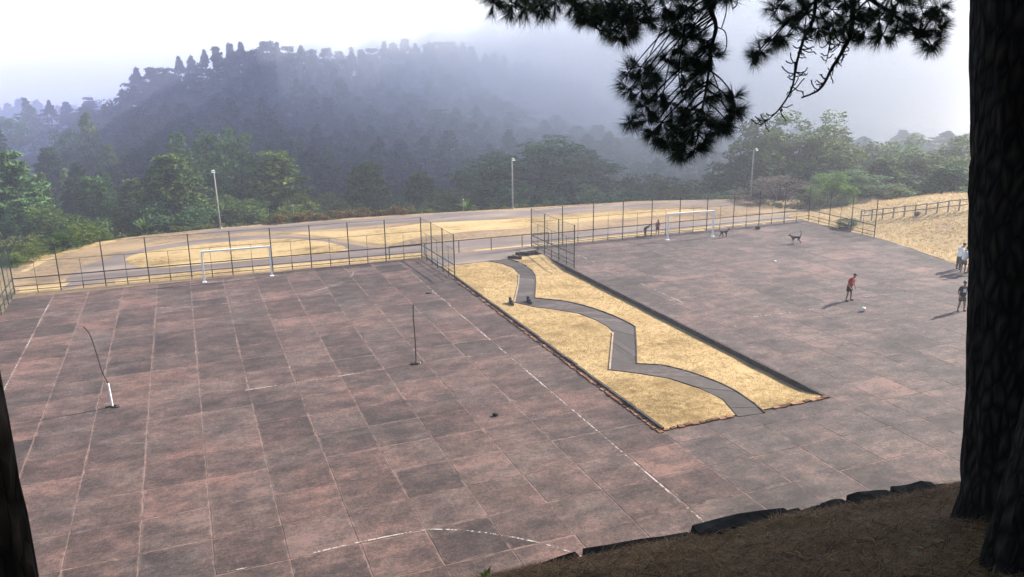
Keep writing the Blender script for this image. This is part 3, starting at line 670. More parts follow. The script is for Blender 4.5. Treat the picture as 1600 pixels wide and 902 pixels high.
    for s in (-1, 1):
        sh, el, wr, hp, kn, an, to = J[s]
        c0 = v2(G[hp]+Vector((0, 0, -.05)), .122); E2.append((a1, c0)); tgt = G[hp].lerp(G[kn], min(1, leglen*1.8)); c1 = v2(tgt, .118 if leglen < .8 else .092); E2.append((c0, c1))
        if leglen > .8: c2_ = v2(G[kn].lerp(G[an], .95), .065); E2.append((c1, c2_))
    skin('trousers' if leglen > .8 else 'shorts', V2, E2, r2, legs, root)
    for s in (-1, 1):
        an, to = G[J[s][5]], G[J[s][6]]
        skin('shoe', [Vector((an.x, an.y-.05, .05))*k, Vector((an.x, an.y+.02, .055))*k, Vector((to.x, to.y, .042))*k, Vector((to.x, to.y+.05, .035))*k], [(0, 1), (1, 2), (2, 3)], [.05*k, .052*k, .045*k, .035*k], shoes, root, 1)
    hc = G[ht]*k
    ball_mesh('hair', hc+Vector((0, -.015*k, .03*k)), (.098*k, .112*k, .105*k), M_HAIR, root, rng.random()*9, .12, lambda q: q.z < -.02*k and q.y > .03*k)
    if long_hair: skin('long_hair', [hc+Vector((0, -.05, .03)), hc+Vector((-.02, -.09, -.1)), hc+Vector((-.05, -.11, -.28))], [(0, 1), (1, 2)], [.1*k, .11*k, .07*k], M_HAIR, root, 1)
    f = hc+Vector((0, .085*k, -.035*k))
    for s in (-1, 1):
        ball_mesh('eye', f+Vector((s*.03*k, .0, .02*k)), (.011*k, .008*k, .008*k), M_BLACK, root, 0, 0)
        ball_mesh('ear', hc+Vector((s*.078*k, -.01*k, -.03*k)), (.012*k, .022*k, .032*k), M_SKIN, root, 0, 0)
    ball_mesh('nose', f+Vector((0, .012*k, -.01*k)), (.012*k, .016*k, .02*k), M_SKIN, root, 0, 0)
    ball_mesh('mouth', f+Vector((0, .0, -.05*k)), (.024*k, .008*k, .006*k), M_RED, root, 0, 0)
    return root
def facing(dx, dy): return math.atan2(dy, dx)-math.pi/2
x, y = [(34.94, 35.33)][0]
person((x, y, 0), facing(.12, -1.), 'person in red shirt and dark shorts standing with feet apart near the ball', 1.64, .22, -.35, M_RED, M_BLACK, .42, .1, .1, .05, .7)
x, y = [(39.01, 31.23)][0]
person((x, y, 0), facing(-.45, -1), 'person in black shirt with white print beside the pine trunk', 1.66, .03, 0, M_BTEE, M_BRSH, .45, .07, .04, .08, .2, print_mat=M_WTEE)
x, y = [(46.83, 38.11)][0]
person((x, y, 0), facing(1, -.15), 'person in white shirt and long brown trousers, head bowed, by the grass slope', 1.74, .16, 0, M_WTEE, M_TROUS, .9, .03, .16, .02, 1., arm_bend=.18)
x, y = [(46.37, 37.37)][0]
person((x, y, 0), facing(1, .15), 'person in white shirt and grey shorts just left of the pine trunk', 1.66, .14, 0, M_WTEE, M_GREYS, .5, .03, .2, .02, .9, shoes=M_KERBP, arm_bend=.2)
x, y = [(46.52, 36.92)][0]
person((x, y, 0), facing(-1, 0), 'person mostly hidden behind the pine trunk, white shirt showing', 1.62, .12, 0, M_WTEE, M_BLACK, .5, .12, .2, .04, .8, arm_bend=.2)
x, y = [(35.06, 56.44)][0]
person((x, y, 0), facing(-.5, -1), 'child with long dark hair and crimson top by the far fence', 1.22, .12, -.15, M_PINK, M_BLACK, .5, .05, .1, .05, .4, True, M_KERBP)
x, y = [(34.02, 56.51)][0]
person((x, y, 0), facing(1, -.1), 'child in dark green top bending over beside the far fence', 1.18, 1.15, 0, M_OLIV, M_GREYS, .9, .03, .1, .02, .3, False, M_BLACK, knee=.3)

M_DOG = plain('black_fur', (.016, .018, .02), .75, .3, 12); M_DOGW = plain('white_fur', (.6, .58, .54), .85, .15, 12)
def dog(loc, face, label, k, tail_up, legs_y, white, mat=M_DOG):
    root = tag(empty('dog', loc, face), label, 'dog', 'dogs on the mauve court')
    V = []; E = []; rr = []
    def v(p, r_): V.append(Vector(p)*k); rr.append((r_[0]*k, r_[1]*k) if hasattr(r_, '__len__') else r_*k); return len(V)-1
    ch = v((0, .22, .47), (.105, .13)); be = v((0, 0, .5), (.09, .1)); hi = v((0, -.24, .51), (.085, .09)); nk = v((0, .36, .58), .062); hd = v((0, .46, .66), (.058, .062)); mz = v((0, .56, .64), .034); ns = v((0, .62, .63), .024)
    E += [(ch, be), (be, hi), (ch, nk), (nk, hd), (hd, mz), (mz, ns)]
    t0 = v((0, -.33, .55), .032); pts = [(0, -.38, .66), (0, -.37, .8), (0, -.33, .92)] if tail_up else [(0, -.42, .56), (0, -.52, .6), (0, -.6, .66)]
    p_ = hi
    for q, r_ in [((0, -.33, .55), 0)][:0]+list(zip(pts, (.03, .026, .018))):
        if p_ == hi: E.append((hi, t0)); p_ = t0
        c = v(q, r_); E.append((p_, c)); p_ = c
    for i, s in enumerate((-1, 1)):
        f = legs_y[i]; a = v((s*.075, .2, .36), .05); b = v((s*.07, .2+f*.5, .2), .032); c = v((s*.07, .19+f, .05), .024); d = v((s*.07, .23+f, .02), .022); E += [(ch, a), (a, b), (b, c), (c, d)]
        g_ = legs_y[2+i]; a = v((s*.07, -.25, .4), .062); b = v((s*.075, -.19+g_*.4, .3), .04); c = v((s*.075, -.3+g_, .17), .026); d = v((s*.075, -.28+g_*1.1, .05), .022); e_ = v((s*.075, -.24+g_*1.1, .02), .022); E += [(hi, a), (a, b), (b, c), (c, d), (d, e_)]
    skin('body', V, E, rr, mat, root)
    for s in (-1, 1):
        MB().add([Vector(p)*k for p in ((s*.03, .43, .71), (s*.065, .44, .7), (s*.05, .41, .73), (s*.065, .425, .8))], [(0, 1, 3), (1, 2, 3), (2, 0, 3), (0, 2, 1)]).build('ear', mat, root)
    if white:
        for s in (-1, 1):
            skin('white_leg', [Vector((s*.07, .2+legs_y[0 if s < 0 else 1]*.5, .24))*k, Vector((s*.07, .19+legs_y[0 if s < 0 else 1], .05))*k, Vector((s*.07, .235+legs_y[0 if s < 0 else 1], .02))*k], [(0, 1), (1, 2)], [.037*k, .03*k, .027*k], M_DOGW, root, 1)
        g_ = legs_y[3]; skin('white_leg', [Vector((.075, -.29+g_, .2))*k, Vector((.075, -.28+g_*1.1, .05))*k], [(0, 1)], [.034*k, .03*k], M_DOGW, root, 1)
        ball_mesh('tail_tip', Vector((0, -.34, .92))*k, (.025*k, .03*k, .06*k), plain('rusty_fur', (.12, .05, .03)), root, 2, .1)
    return root
x, y = [(39.17, 53.19)][0]
dog((x, y, 0), facing(1, .0), 'black dog walking right beside the goal post', 1.0, False, (.1, -.08, -.06, .12), False)
x, y = [(42.67, 48.99)][0]
dog((x, y, 0), facing(-1, .35), 'black dog with white legs and raised tail in open court', 1.02, True, (.08, -.1, -.06, .06), True)
# ball
x, y = [(34.11, 33.33)][0]
bm = bmesh.new(); bmesh.ops.create_icosphere(bm, subdivisions=3, radius=.13); me = bpy.data.meshes.new('football'); bm.to_mesh(me); bm.free()
me.polygons.foreach_set('use_smooth', [True]*len(me.polygons))
q = N('football_panels', .5, .4); vo = q.n('TexVoronoi'); vo.inputs['Scale'].default_value = 8; q.t.links.new(q.pos(obj=True), vo.inputs['Vector']); q.color(q.ramp(vo.outputs['Distance'], [(.18, (.3, .3, .3)), (.3, (.75, .74, .7))])); me.materials.append(q.m)
o = link(bpy.data.objects.new('football', me)); o.location = (x, y, .135); tag(o, 'scuffed white football lying near the person in red', 'ball')

# ------------------------------------------------------------------ wooden rail fence on the far slope
def railfence():
    base = [(53.77, 53.84), (56.14, 53.69), (59.17, 53.76), (63.05, 53.83), (67.75, 53.76), (73.49, 53.68)]
    P = []
    for x, y in base:          # move up onto the slope along the sight line
        t = 1.; 
        for _ in range(30):
            z = slope_z(x*t, y*t) if x*t > 49.8 else 0
            t = 1 - z/13.5
        P.append((x*t, y*t))
    P = resample(P, 16); root = tag(empty('rail_fence', (P[8].x, P[8].y, 0)), 'weathered grey wooden rail fence along top of the grass slope', 'fence'); O = root.location.copy()
    zs = [slope_z(p.x, p.y) for p in P]; hs = [1.25]*len(P)
    for p, z in zip(P, zs):
        o = MB().tube([(p.x, p.y, z-.1), (p.x+rng.uniform(-.04, .04), p.y, z+.98)], .06, 7).build('post', M_WOOD, root); o.location = -O
    for i in range(len(P)-1):
        for h in (.48, .9):
            a, b = P[i], P[i+1]; o = MB().tube([(a.x, a.y, zs[i]+h+rng.uniform(-.04, .04)), (b.x, b.y, zs[i+1]+h+rng.uniform(-.04, .04))], .042, 7).build('rail', M_WOOD, root); o.location = -O
    return P
RF = railfence()

# ------------------------------------------------------------------ trees
def leaf_cloud(clumps, per, size, g, shell=.5, long_=1.5):
    out = []
    for (c, rad) in clumps:
        n = per; d = g.normal(size=(n, 3)); d /= np.linalg.norm(d, axis=1)[:, None]
        rr = g.uniform(shell, 1, n)[:, None]; p = np.array(c)+d*rr*np.array(rad)
        u = g.normal(size=(n, 3)); u[:, 2] *= .6; u /= np.linalg.norm(u, axis=1)[:, None]
        w_ = np.cross(u, g.normal(size=(n, 3))+np.array([0, 0, .8])); w_ /= np.linalg.norm(w_, axis=1)[:, None]+1e-6
        s = size*g.uniform(.6, 1.3, n)[:, None]
        out.append(np.stack([p-u*s*.5*long_*.6-w_*s*.35, p-u*s*.3*long_*.6+w_*s*.35, p+u*s*.6*long_], 1))
    V = np.concatenate(out).reshape(-1, 3); return V, np.arange(len(V)).reshape(-1, 3)
TREES = {}
def tree_variant(kind, seed):
    key = (kind, seed)
    if key in TREES: return TREES[key]
    g = np.random.default_rng(hash(kind) % 1000 * 0 + sum(map(ord, kind))*31+seed); r_ = random.Random(seed*7+sum(map(ord, kind)))
    cl = []; br = MB(); h = 14.; R0 = 5.
    if kind == 'cone':           # layered conifer, broad sweeping tiers
        z = .07*h
        while z < h*.97:
            t = z/h; R_ = R0*(1-t)**.72*(.85+.3*r_.random())+.25; nb = max(3, int(5+6*(1-t)))
            a0 = r_.random()*6.28
            for k in range(nb):
                a = a0+6.283*k/nb+r_.uniform(-.3, .3); q = R_*r_.uniform(.72, 1.08)
                for f in (.95, .62, .3):
                    if R_ < 1.2 and f < .9: continue
                    cl.append(((math.cos(a)*q*f, math.sin(a)*q*f, z-q*f*.1+r_.uniform(-.15, .15)), (.2*R_+.45, .2*R_+.45, .3+.1*R_*.4)))
                br.tube([(0, 0, z), (math.cos(a)*q*.8, math.sin(a)*q*.8, z-q*.06)], [.07, .02], 4, False)
            z += h*.052*r_.uniform(.8, 1.25)
        per = 46; size = .36
    elif kind == 'round':        # rounded pine heads made of dense clumps
        for k in range(105):
            d = Vector((r_.gauss(0, 1), r_.gauss(0, 1), r_.gauss(0, 1))).normalized(); q = r_.uniform(.45, 1)
            c = (d.x*q*R0*.92, d.y*q*R0*.92, h*.57+d.z*q*h*.41); s = R0*r_.uniform(.15, .27); cl.append((c, (s, s, s*.75)))
            if k % 3 == 0: br.tube([(0, 0, h*r_.uniform(.3, .6)), c], [.1, .03], 4, False)
        per = 120; size = .3
    elif kind == 'broad':        # leafy tree down to the ground
        for k in range(64):
            d = Vector((r_.gauss(0, 1), r_.gauss(0, 1), r_.gauss(0, 1))).normalized(); q = r_.uniform(.4, 1)*(1-.22*r_.random())
            c = (d.x*q*R0, d.y*q*R0, h*.52+d.z*q*h*.46); s = R0*r_.uniform(.17, .33); cl.append((c, (s, s, s*.85)))
            if k % 3 == 0: br.tube([(0, 0, h*r_.uniform(.1, .5)), c], [.1, .02], 4, False)
        per = 115; size = .34
    elif kind == 'bare':         # leafless twiggy bush
        for k in range(90):
            d = Vector((r_.gauss(0, 1), r_.gauss(0, 1), abs(r_.gauss(0, 1)))).normalized(); c = (d.x*R0, d.y*R0, h*.1+d.z*h*.85)
            br.tube([(0, 0, h*.05), (c[0]*.4, c[1]*.4, c[2]*.6), c], [.1, .05, .02], 4, False); cl.append((c, (R0*.22, R0*.22, R0*.25)))
        per = 60; size = .26
    elif kind == 'slim':
        z = .08*h
        while z < h*.99:
            t = z/h; R_ = R0*(1-t)**.8*.95+.12
            for k in range(6):
                a = r_.random()*6.28; q = R_*r_.uniform(.4, 1); cl.append(((math.cos(a)*q, math.sin(a)*q, z-q*.15), (.22*R_+.25, .22*R_+.25, .4)))
            z += h*.04
        per = 34; size = .42
    elif kind == 'ridge':        # tall forest pine, bare lower stem
        z = h*r_.uniform(.12, .3)
        while z < h*.985:
            t = (z/h-.25)/.75; R_ = R0*max(.02, min(1, (1-max(0, t))/.6)**1.25)*r_.uniform(.6, 1.15)
            for k in range(7):
                a = r_.random()*6.28; q = R_*r_.uniform(.4, 1); cl.append(((math.cos(a)*q, math.sin(a)*q, z+q*.12), (.28*R_+.07, .28*R_+.07, .2+.06*R_)))
                br.tube([(0, 0, z-.2), (math.cos(a)*q, math.sin(a)*q, z)], [.06, .02], 3, False)
            z += h*.045*r_.uniform(.7, 1.3)*(1 if t < .75 else .5)
        per = 32; size = .44
    V, T_ = leaf_cloud(cl, per, size, g)
    crown = np_mesh('crown', V, T_, L_CEDAR)
    tb = MB(); top = h*(.96 if kind in ('cone', 'slim', 'ridge') else .6); bend = [(r_.uniform(-.15, .15)*i, r_.uniform(-.15, .15)*i) for i in range(5)]
    tb.tube([(bend[i][0]*.5 if i < 4 else 0, bend[i][1]*.5 if i < 4 else 0, -1.2+(top+1.2)*i/4) for i in range(5)], [.34, .27, .2, .13, .04], 8, True); tb.add(br.v, br.f)
    trunk = tb.mesh('trunk', M_BARKFAR); TREES[key] = (trunk, crown); return TREES[key]
def tree(kind, seed, loc, h, r_, leafmat, label, name, group=None):
    t, c = tree_variant(kind, seed); root = tag(empty(name, loc, rng.uniform(0, 6.28)), label, 'tree', group)
    root.scale = (r_/5., r_/5., h/14.)
    a = link(bpy.data.objects.new('trunk', t), root); b = link(bpy.data.objects.new('crown', c), root)
    b.material_slots[0].link = 'OBJECT'; b.material_slots[0].material = leafmat
    return root
GV = 'trees in the valley just beyond the rim'
mid = [  # x, y, z of the top, crown radius in px, kind, seed, leaf, label, name
    *[(p, k) for p, k in zip([(-18.88, 110.4, 4.99), (-14.04, 98.0, 0.75), (-16.13, 88.54, -0.45), (-17.82, 124.73, 0.68), (-11.11, 117.48, 0.76), (-17.2, 143.98, -0.91), (-11.49, 149.56, -1.1), (-6.72, 121.81, -0.34), (-7.56, 100.72, 0.05), (-1.44, 101.99, 5.13), (2.24, 115.98, 6.76), (6.56, 118.82, 5.5), (10.43, 104.48, 4.05), (12.76, 96.16, 0.28), (21.52, 104.81, 2.1), (19.28, 150.77, 1.78), (24.41, 150.03, 0.03), (31.59, 115.77, -1.08), (45.81, 134.41, -2.0), (32.56, 105.07, -1.84), (48.79, 111.82, 3.48), (41.51, 116.85, -1.79), (23.46, 97.21, -1.19), (48.22, 91.02, -0.54), (58.92, 99.92, -0.6), (58.88, 90.54, -0.09), (57.48, 81.83, -0.7), (67.78, 78.88, 8.46), (69.6, 87.75, 6.62), (57.2, 61.52, 3.85), (55.15, 65.99, 2.36), (83.28, 83.59, 3.57), (80.69, 74.76, 5.32), (67.18, 56.84, 3.89), (67.14, 62.9, 1.33), (2.94, 97.96, 0.7), (6.16, 95.8, 0.05), (16.93, 99.57, -1.21), (-3.7, 97.93, 0.58), (63.24, 82.56, 3.32), (56.35, 117.15, 0.7), (49.07, 128.98, 0.05), (27.49, 125.01, -2.74), (-10.89, 96.39, -0.2), (-16.94, 102.61, 0.87), (62.76, 64.5, 0.5), (57.16, 75.88, -0.36), (48.04, 84.27, -0.62), (0.45, 95.0, -0.0), (26.44, 97.48, -2.22), (41.46, 99.73, -1.75), (74.69, 58.7, 4.29), (74.35, 75.55, 3.37), (72.02, 69.37, 3.18), (77.93, 68.87, 4.05), (86.05, 71.69, 4.48), (75.5, 82.73, 4.06), (63.59, 87.29, 0.48)],
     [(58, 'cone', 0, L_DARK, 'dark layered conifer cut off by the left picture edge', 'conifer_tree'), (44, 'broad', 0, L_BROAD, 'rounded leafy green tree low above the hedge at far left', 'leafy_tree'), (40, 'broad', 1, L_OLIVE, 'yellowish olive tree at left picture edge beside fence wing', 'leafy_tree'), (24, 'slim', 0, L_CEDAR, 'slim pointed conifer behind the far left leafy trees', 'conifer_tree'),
      (38, 'cone', 1, L_DARK, 'medium dark conifer between slim conifers left of the big layered cedar', 'conifer_tree'), (20, 'slim', 1, L_PALE, 'slim greyish conifer below the bald grassy hill', 'conifer_tree'), (22, 'slim', 0, L_DARK, 'slim dark conifer at foot of the ridge left of the cedar', 'conifer_tree'), (42, 'cone', 2, L_CEDAR, 'pyramid conifer directly left of the big layered cedar', 'conifer_tree'), (40, 'broad', 2, L_BROAD, 'leafy green tree behind the spiky plant on left rim', 'leafy_tree'),
      (66, 'cone', 3, L_CEDAR, 'big layered cedar in front of the two round pines', 'cedar_tree'), (46, 'round', 0, L_DARK, 'tallest round-headed pine left of its twin', 'pine_tree'), (42, 'round', 1, L_DARK, 'round-headed pine right of its taller twin, above lamp post', 'pine_tree'), (68, 'cone', 0, L_CEDAR, 'broad conical cedar right of the round-headed pines', 'cedar_tree'), (50, 'broad', 3, L_BROAD, 'bright leafy tree at foot of the broad conical cedar', 'leafy_tree'),
      (54, 'cone', 1, L_CEDAR, 'regular conical cedar standing alone left of centre', 'cedar_tree'), (22, 'slim', 1, L_DARK, 'faint slim spire conifer right behind the broad conical cedar', 'conifer_tree'), (25, 'slim', 0, L_CEDAR, 'faint slim spire conifer between the two conical cedars', 'conifer_tree'), (46, 'cone', 2, L_CEDAR, 'hazy conifer just right of the regular conical cedar', 'conifer_tree'), (26, 'slim', 1, L_CEDAR, 'faint narrow conifer left of the wide spreading tree', 'conifer_tree'), (46, 'broad', 0, L_BROAD, 'leafy tree behind the spiky agave at the rim', 'leafy_tree'),
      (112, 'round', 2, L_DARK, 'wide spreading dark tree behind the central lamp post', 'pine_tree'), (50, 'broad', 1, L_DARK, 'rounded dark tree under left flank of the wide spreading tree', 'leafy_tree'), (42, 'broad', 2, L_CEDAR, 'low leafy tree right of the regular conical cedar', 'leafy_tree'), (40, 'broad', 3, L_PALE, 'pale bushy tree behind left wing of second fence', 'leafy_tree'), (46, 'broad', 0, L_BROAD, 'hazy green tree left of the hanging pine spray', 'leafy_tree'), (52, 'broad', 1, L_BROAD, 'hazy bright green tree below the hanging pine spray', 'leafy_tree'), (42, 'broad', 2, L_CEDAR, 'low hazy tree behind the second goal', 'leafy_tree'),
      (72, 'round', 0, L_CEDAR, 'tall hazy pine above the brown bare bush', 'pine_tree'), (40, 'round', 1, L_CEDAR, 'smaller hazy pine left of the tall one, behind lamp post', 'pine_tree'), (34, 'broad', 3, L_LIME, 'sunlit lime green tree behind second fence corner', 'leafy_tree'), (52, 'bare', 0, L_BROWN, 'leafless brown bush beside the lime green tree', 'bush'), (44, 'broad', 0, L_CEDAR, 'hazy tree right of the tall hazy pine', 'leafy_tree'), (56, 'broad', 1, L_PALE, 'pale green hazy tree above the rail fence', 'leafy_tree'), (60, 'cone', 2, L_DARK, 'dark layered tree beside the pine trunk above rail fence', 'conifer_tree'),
      (44, 'broad', 2, L_BROAD, 'low bushy tree behind the rail fence beginning', 'leafy_tree'), (42, 'broad', 3, L_CEDAR, 'low leafy tree just left of the left lamp post', 'leafy_tree'), (36, 'broad', 0, L_CEDAR, 'low leafy tree just right of the left lamp post', 'leafy_tree'), (36, 'broad', 1, L_BROAD, 'low leafy tree left of the regular conical cedar', 'leafy_tree'), (42, 'broad', 2, L_DARK, 'dark bushy tree under the big layered cedar', 'leafy_tree'), (46, 'round', 2, L_DARK, 'hazy dark pine left of the right lamp post', 'pine_tree'),
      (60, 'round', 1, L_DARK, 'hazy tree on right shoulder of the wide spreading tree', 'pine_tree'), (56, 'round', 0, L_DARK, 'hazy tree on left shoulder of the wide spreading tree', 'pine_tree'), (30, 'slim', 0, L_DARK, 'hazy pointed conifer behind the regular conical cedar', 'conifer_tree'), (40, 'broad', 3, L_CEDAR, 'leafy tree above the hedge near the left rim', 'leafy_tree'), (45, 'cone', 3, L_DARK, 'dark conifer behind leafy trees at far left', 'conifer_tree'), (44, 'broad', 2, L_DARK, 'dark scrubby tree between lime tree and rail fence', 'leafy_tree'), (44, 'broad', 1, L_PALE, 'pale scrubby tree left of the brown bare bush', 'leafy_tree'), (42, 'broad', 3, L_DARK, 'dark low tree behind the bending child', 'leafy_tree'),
      (48, 'broad', 0, L_DARK, 'dark low tree under the big cedar right side', 'leafy_tree'), (46, 'broad', 1, L_CEDAR, 'low tree above the ferns at rim right of conical cedar', 'leafy_tree'), (60, 'broad', 3, L_DARK, 'low dark tree just right of the central lamp post', 'leafy_tree'), (60, 'broad', 1, L_CEDAR, 'hazy tree mostly behind the big pine trunk', 'leafy_tree'), (48, 'broad', 3, L_CEDAR, 'hazy tree filling the gap right of the tall hazy pine', 'leafy_tree'), (46, 'cone', 1, L_CEDAR, 'hazy pointed tree left of the pale green hazy tree', 'conifer_tree'), (50, 'broad', 0, L_CEDAR, 'hazy tree right of the pale green hazy tree', 'leafy_tree'), (54, 'round', 1, L_CEDAR, 'fog-veiled tree touching the left side of pine trunk', 'pine_tree'), (56, 'round', 2, L_CEDAR, 'fog-veiled pine behind the sunlit lime green tree', 'pine_tree'), (46, 'broad', 2, L_BROAD, 'hazy leafy tree below right end of hanging pine spray', 'leafy_tree')])]]
for (x, y, zt), (rp, kind, seed, lm, lab, nm) in mid:
    zb = tz(x, y); d = math.hypot(x, y); tree(kind, seed, (x, y, zb), max(3., zt-zb), 1.3*rp*d/1283., lm, lab, nm, GV)
# ridge forest
SKY = [(-5.41, -0.0535), (-4.68, -0.05), (-3.39, -0.0442), (-2.94, -0.0168), (-2.35, -0.0004), (-0.65, 0.0092), (1.26, 0.0163), (3.23, 0.0262), (5.59, 0.0314), (8.36, 0.0248), (11.64, 0.0229), (13.34, 0.0325), (15.43, 0.0293), (17.55, 0.0317), (20.09, 0.0169), (21.8, 0.0092), (23.95, 0.0036), (26.09, -0.0092), (27.17, -0.0153), (27.83, -0.0373), (30.42, -0.0524)]
saz = [a for a, b in SKY]; sel = [b for a, b in SKY]
cr = CREST
def crest_d(az): return float(np.interp(az, [-8, -5, 2, 10, 19, 27, 36], [186, 188, 196, 205, 222, 250, 290]))
GR_ = 'hazy conifers of the ridge forest'
for row in range(7):
    az = -6.6
    while az < 33:
        d = crest_d(az)-row*(crest_d(az)-146)/7+rng.uniform(-4, 4); e_ = float(np.interp(az, saz, sel)); lo = -.085
        el = e_ + (lo-e_)*(row/6.4)**.85 + (rng.uniform(-.009, .004) if row else rng.uniform(-.004, .003))
        x, y = polar(az, d); zb = tz(x, y); zt = 13.5+el*d; h = zt-zb
        if h > 6 and not (az < -3.9 and row < 1 and False):
            tree(rng.choice(('ridge', 'ridge', 'slim', 'slim', 'cone')), rng.randrange(4), (x, y, zb), h*(rng.uniform(.93, 1.05) if row else rng.uniform(.97, 1.03)), rng.uniform(4.6, 7.4)*(1 if az > -4 else .7), L_RIDGE, ('conifer on the skyline of the forested ridge, ' if row == 0 else 'conifer in upper rows of the ridge forest, ' if row < 4 else 'conifer on the lower flank of the ridge, ')+('at its clear left end' if az < 5 else 'in its hazy middle' if az < 17 else 'at its fog-veiled right end'), 'conifer_tree', GR_)
        az += rng.uniform(.6, .95)*(1+.13*row)
SK2 = [(-10.81, -0.0291), (-9.59, -0.0336), (-8.54, -0.024), (-7.6, -0.0297), (-6.65, -0.0368), (-6.04, -0.0464), (-5.73, -0.0586)]
az = SK2[0][0]
while az < SK2[-1][0]:
    for row in range(3):
        d = 272-row*13+rng.uniform(-4, 4); x, y = polar(az+rng.uniform(-.2, .2), d); zb = tz(x, y); el = float(np.interp(az, [a for a, b in SK2], [b for a, b in SK2]))-row*.017
        if (d > 262 or az < -9.0): tree(rng.choice(('ridge', 'slim')), rng.randrange(2), (x, y, zb), max(6, 13.5+el*d-zb), rng.uniform(3.4, 4.6), L_DARK, 'faint conifer in the wood on the far left hill', 'conifer_tree', 'wood on the far left hill')
    az += rng.uniform(.3, .5)
SK3 = [(28.72, -0.0634), (32.13, -0.0563), (35.46, -0.0513), (38.72, -0.0542), (43.41, -0.0595), (46.33, -0.0508), (49.18, -0.055), (53.18, -0.0572)]
az = SK3[0][0]
while az < SK3[-1][0]:
    for row in range(2):
        d = 172-row*22+rng.uniform(-7, 7); x, y = polar(az+rng.uniform(-.4, .4), d); zb = tz(x, y); el = float(np.interp(az, [a for a, b in SK3], [b for a, b in SK3]))-.025-row*.03+rng.uniform(-.01, .006)
        tree(rng.choice(('ridge', 'slim')), rng.randrange(2), (x, y, zb), max(6, 13.5+el*d-zb), rng.uniform(4, 6), rng.choice((L_DARK, L_CEDAR)), 'tree almost lost in white fog on the right', 'tree', 'trees dissolving in the fog')
    az += rng.uniform(1.1, 1.8)
# wooded slope below the far left hill
for k in range(46):
    az, d = rng.uniform(-13, -3.2), rng.uniform(128, 262)
    if -9.3 < az < -6.9 and d > 225: continue
    x, y = polar(az, d); tree(rng.choice(('cone', 'ridge', 'slim', 'broad')), rng.randrange(4), (x, y, tz(x, y)), rng.uniform(9, 13), rng.uniform(3.4, 5.2), rng.choice((L_DARK, L_CEDAR, L_RIDGE)), 'tree on the wooded slope below the far left hill, '+('nearer half' if d < 190 else 'farther half'), 'conifer_tree', 'trees on the far left slope')
# bald grassy patch on the far left hill
mb = MB(); n = 24; ctr = polar(-7.9, 250); mb.v.append((*ctr, tz(*ctr)+.4))
for ring in (.5, 1):
    for k in range(n):
        a = 6.283*k/n; q = ring*(1+.35*mnoise.noise(Vector((math.cos(a)*1.2, math.sin(a)*1.2, 7)))); x, y = ctr[0]+math.cos(a)*4.2*q, ctr[1]+math.sin(a)*9*q; mb.v.append((x, y, tz(x, y)+.4))
for k in range(n):
    k2 = (k+1) % n; mb.f += [(0, 1+k, 1+k2), (1+k, 1+n+k, 1+n+k2, 1+k2)]
tag(mb.build('bald_hill_grass', plain('hill_grass', (.16, .125, .075), .95, .3, .3, .05, obj=False), smooth=True), kind='structure')

# ------------------------------------------------------------------ rim plants
def bush(x, y, z, h, r_, lm, label, seed, name='shrub', group=None):
    o = tree('broad', seed % 4, (x, y, z), h, r_, lm, label, name, group); o['category'] = 'shrub'; return o
hb = [(-11.07, 65.77), (-10.73, 68.48), (-10.07, 69.34), (-9.36, 69.97), (-8.56, 70.83), (-7.64, 71.68), (-6.81, 72.88)]
for k, (x, y) in enumerate(hb):
    lab = ('lowest clump of hedge at the left end beside fence wing', 'second clump of the sunlit hedge from fence wing', 'third clump of the sunlit hedge on left rim', 'middle clump of the sunlit hedge on left rim', 'fifth clump of sunlit hedge from the fence wing', 'big clump of hedge below the dark trees', 'last clump of hedge with white blossom near rim')[k]
    bush(x-1.0, y+1.6, -2.2, (3.4, 3.6, 3.3, 3.7, 3.9, 4.3, 4.2)[k], (1.7, 1.6, 1.7, 1.7, 1.8, 2., 1.8)[k], (L_BROAD, L_BROAD, L_CEDAR, L_BROAD, L_LIME, L_BROAD, L_BROAD)[k], lab, k, 'hedge_shrub', 'sunlit hedge on the left rim')
x, y = [(50.52, 51.32)][0]; bush(x, y+.6, -.1, 1.05, 1.1, L_DARK, 'dark clipped shrub behind right wing of second fence', 1)
x, y = [(56.58, 50.53)][0]; bush(x, y, slope_z(x, y)-.1, .5, .3, L_DARK, 'tiny dark shrub alone on the dry slope', 2)
g = np.random.default_rng(5); cl = []
def along(P, n, wid):
    P = resample(P, n); return [(p.x+rng.uniform(-wid, wid), p.y+rng.uniform(0, wid*2)) for p in P]
for (x, y) in along([(6.65, 74.19), (9.15, 74.31), (12.0, 74.29), (14.38, 74.55), (16.72, 74.31), (19.37, 73.93)], 75, .5): cl.append(((x, y+.9, rng.uniform(-.1, .55)), (.45, .4, .4)))
V, T_ = leaf_cloud(cl, 70, .16, g, .2); tag(link(bpy.data.objects.new('dry_ferns', np_mesh('dry_ferns', V, T_, L_FERN))), 'band of orange brown ferns along the rim', 'ferns', None, 'stuff')
cl = []
for (x, y) in along([(-6.36, 73.22), (-4.96, 73.96), (-2.0, 74.6), (1.08, 74.96), (6.65, 74.19)], 45, .4)+along([(19.37, 73.93), (24.08, 73.9), (29.0, 73.05), (33.08, 73.08)], 26, .4)+along([(52.16, 66.08), (52.49, 61.75), (54.44, 58.84), (55.33, 55.83)], 45, .7): cl.append(((x, y+1., rng.uniform(-.3, .12)), (.45, .4, .3)))
V, T_ = leaf_cloud(cl, 60, .15, g, .2); tag(link(bpy.data.objects.new('rim_weeds', np_mesh('rim_weeds', V, T_, L_OLIVE))), 'low olive weeds fringing the rim of the field', 'weeds', None, 'stuff')
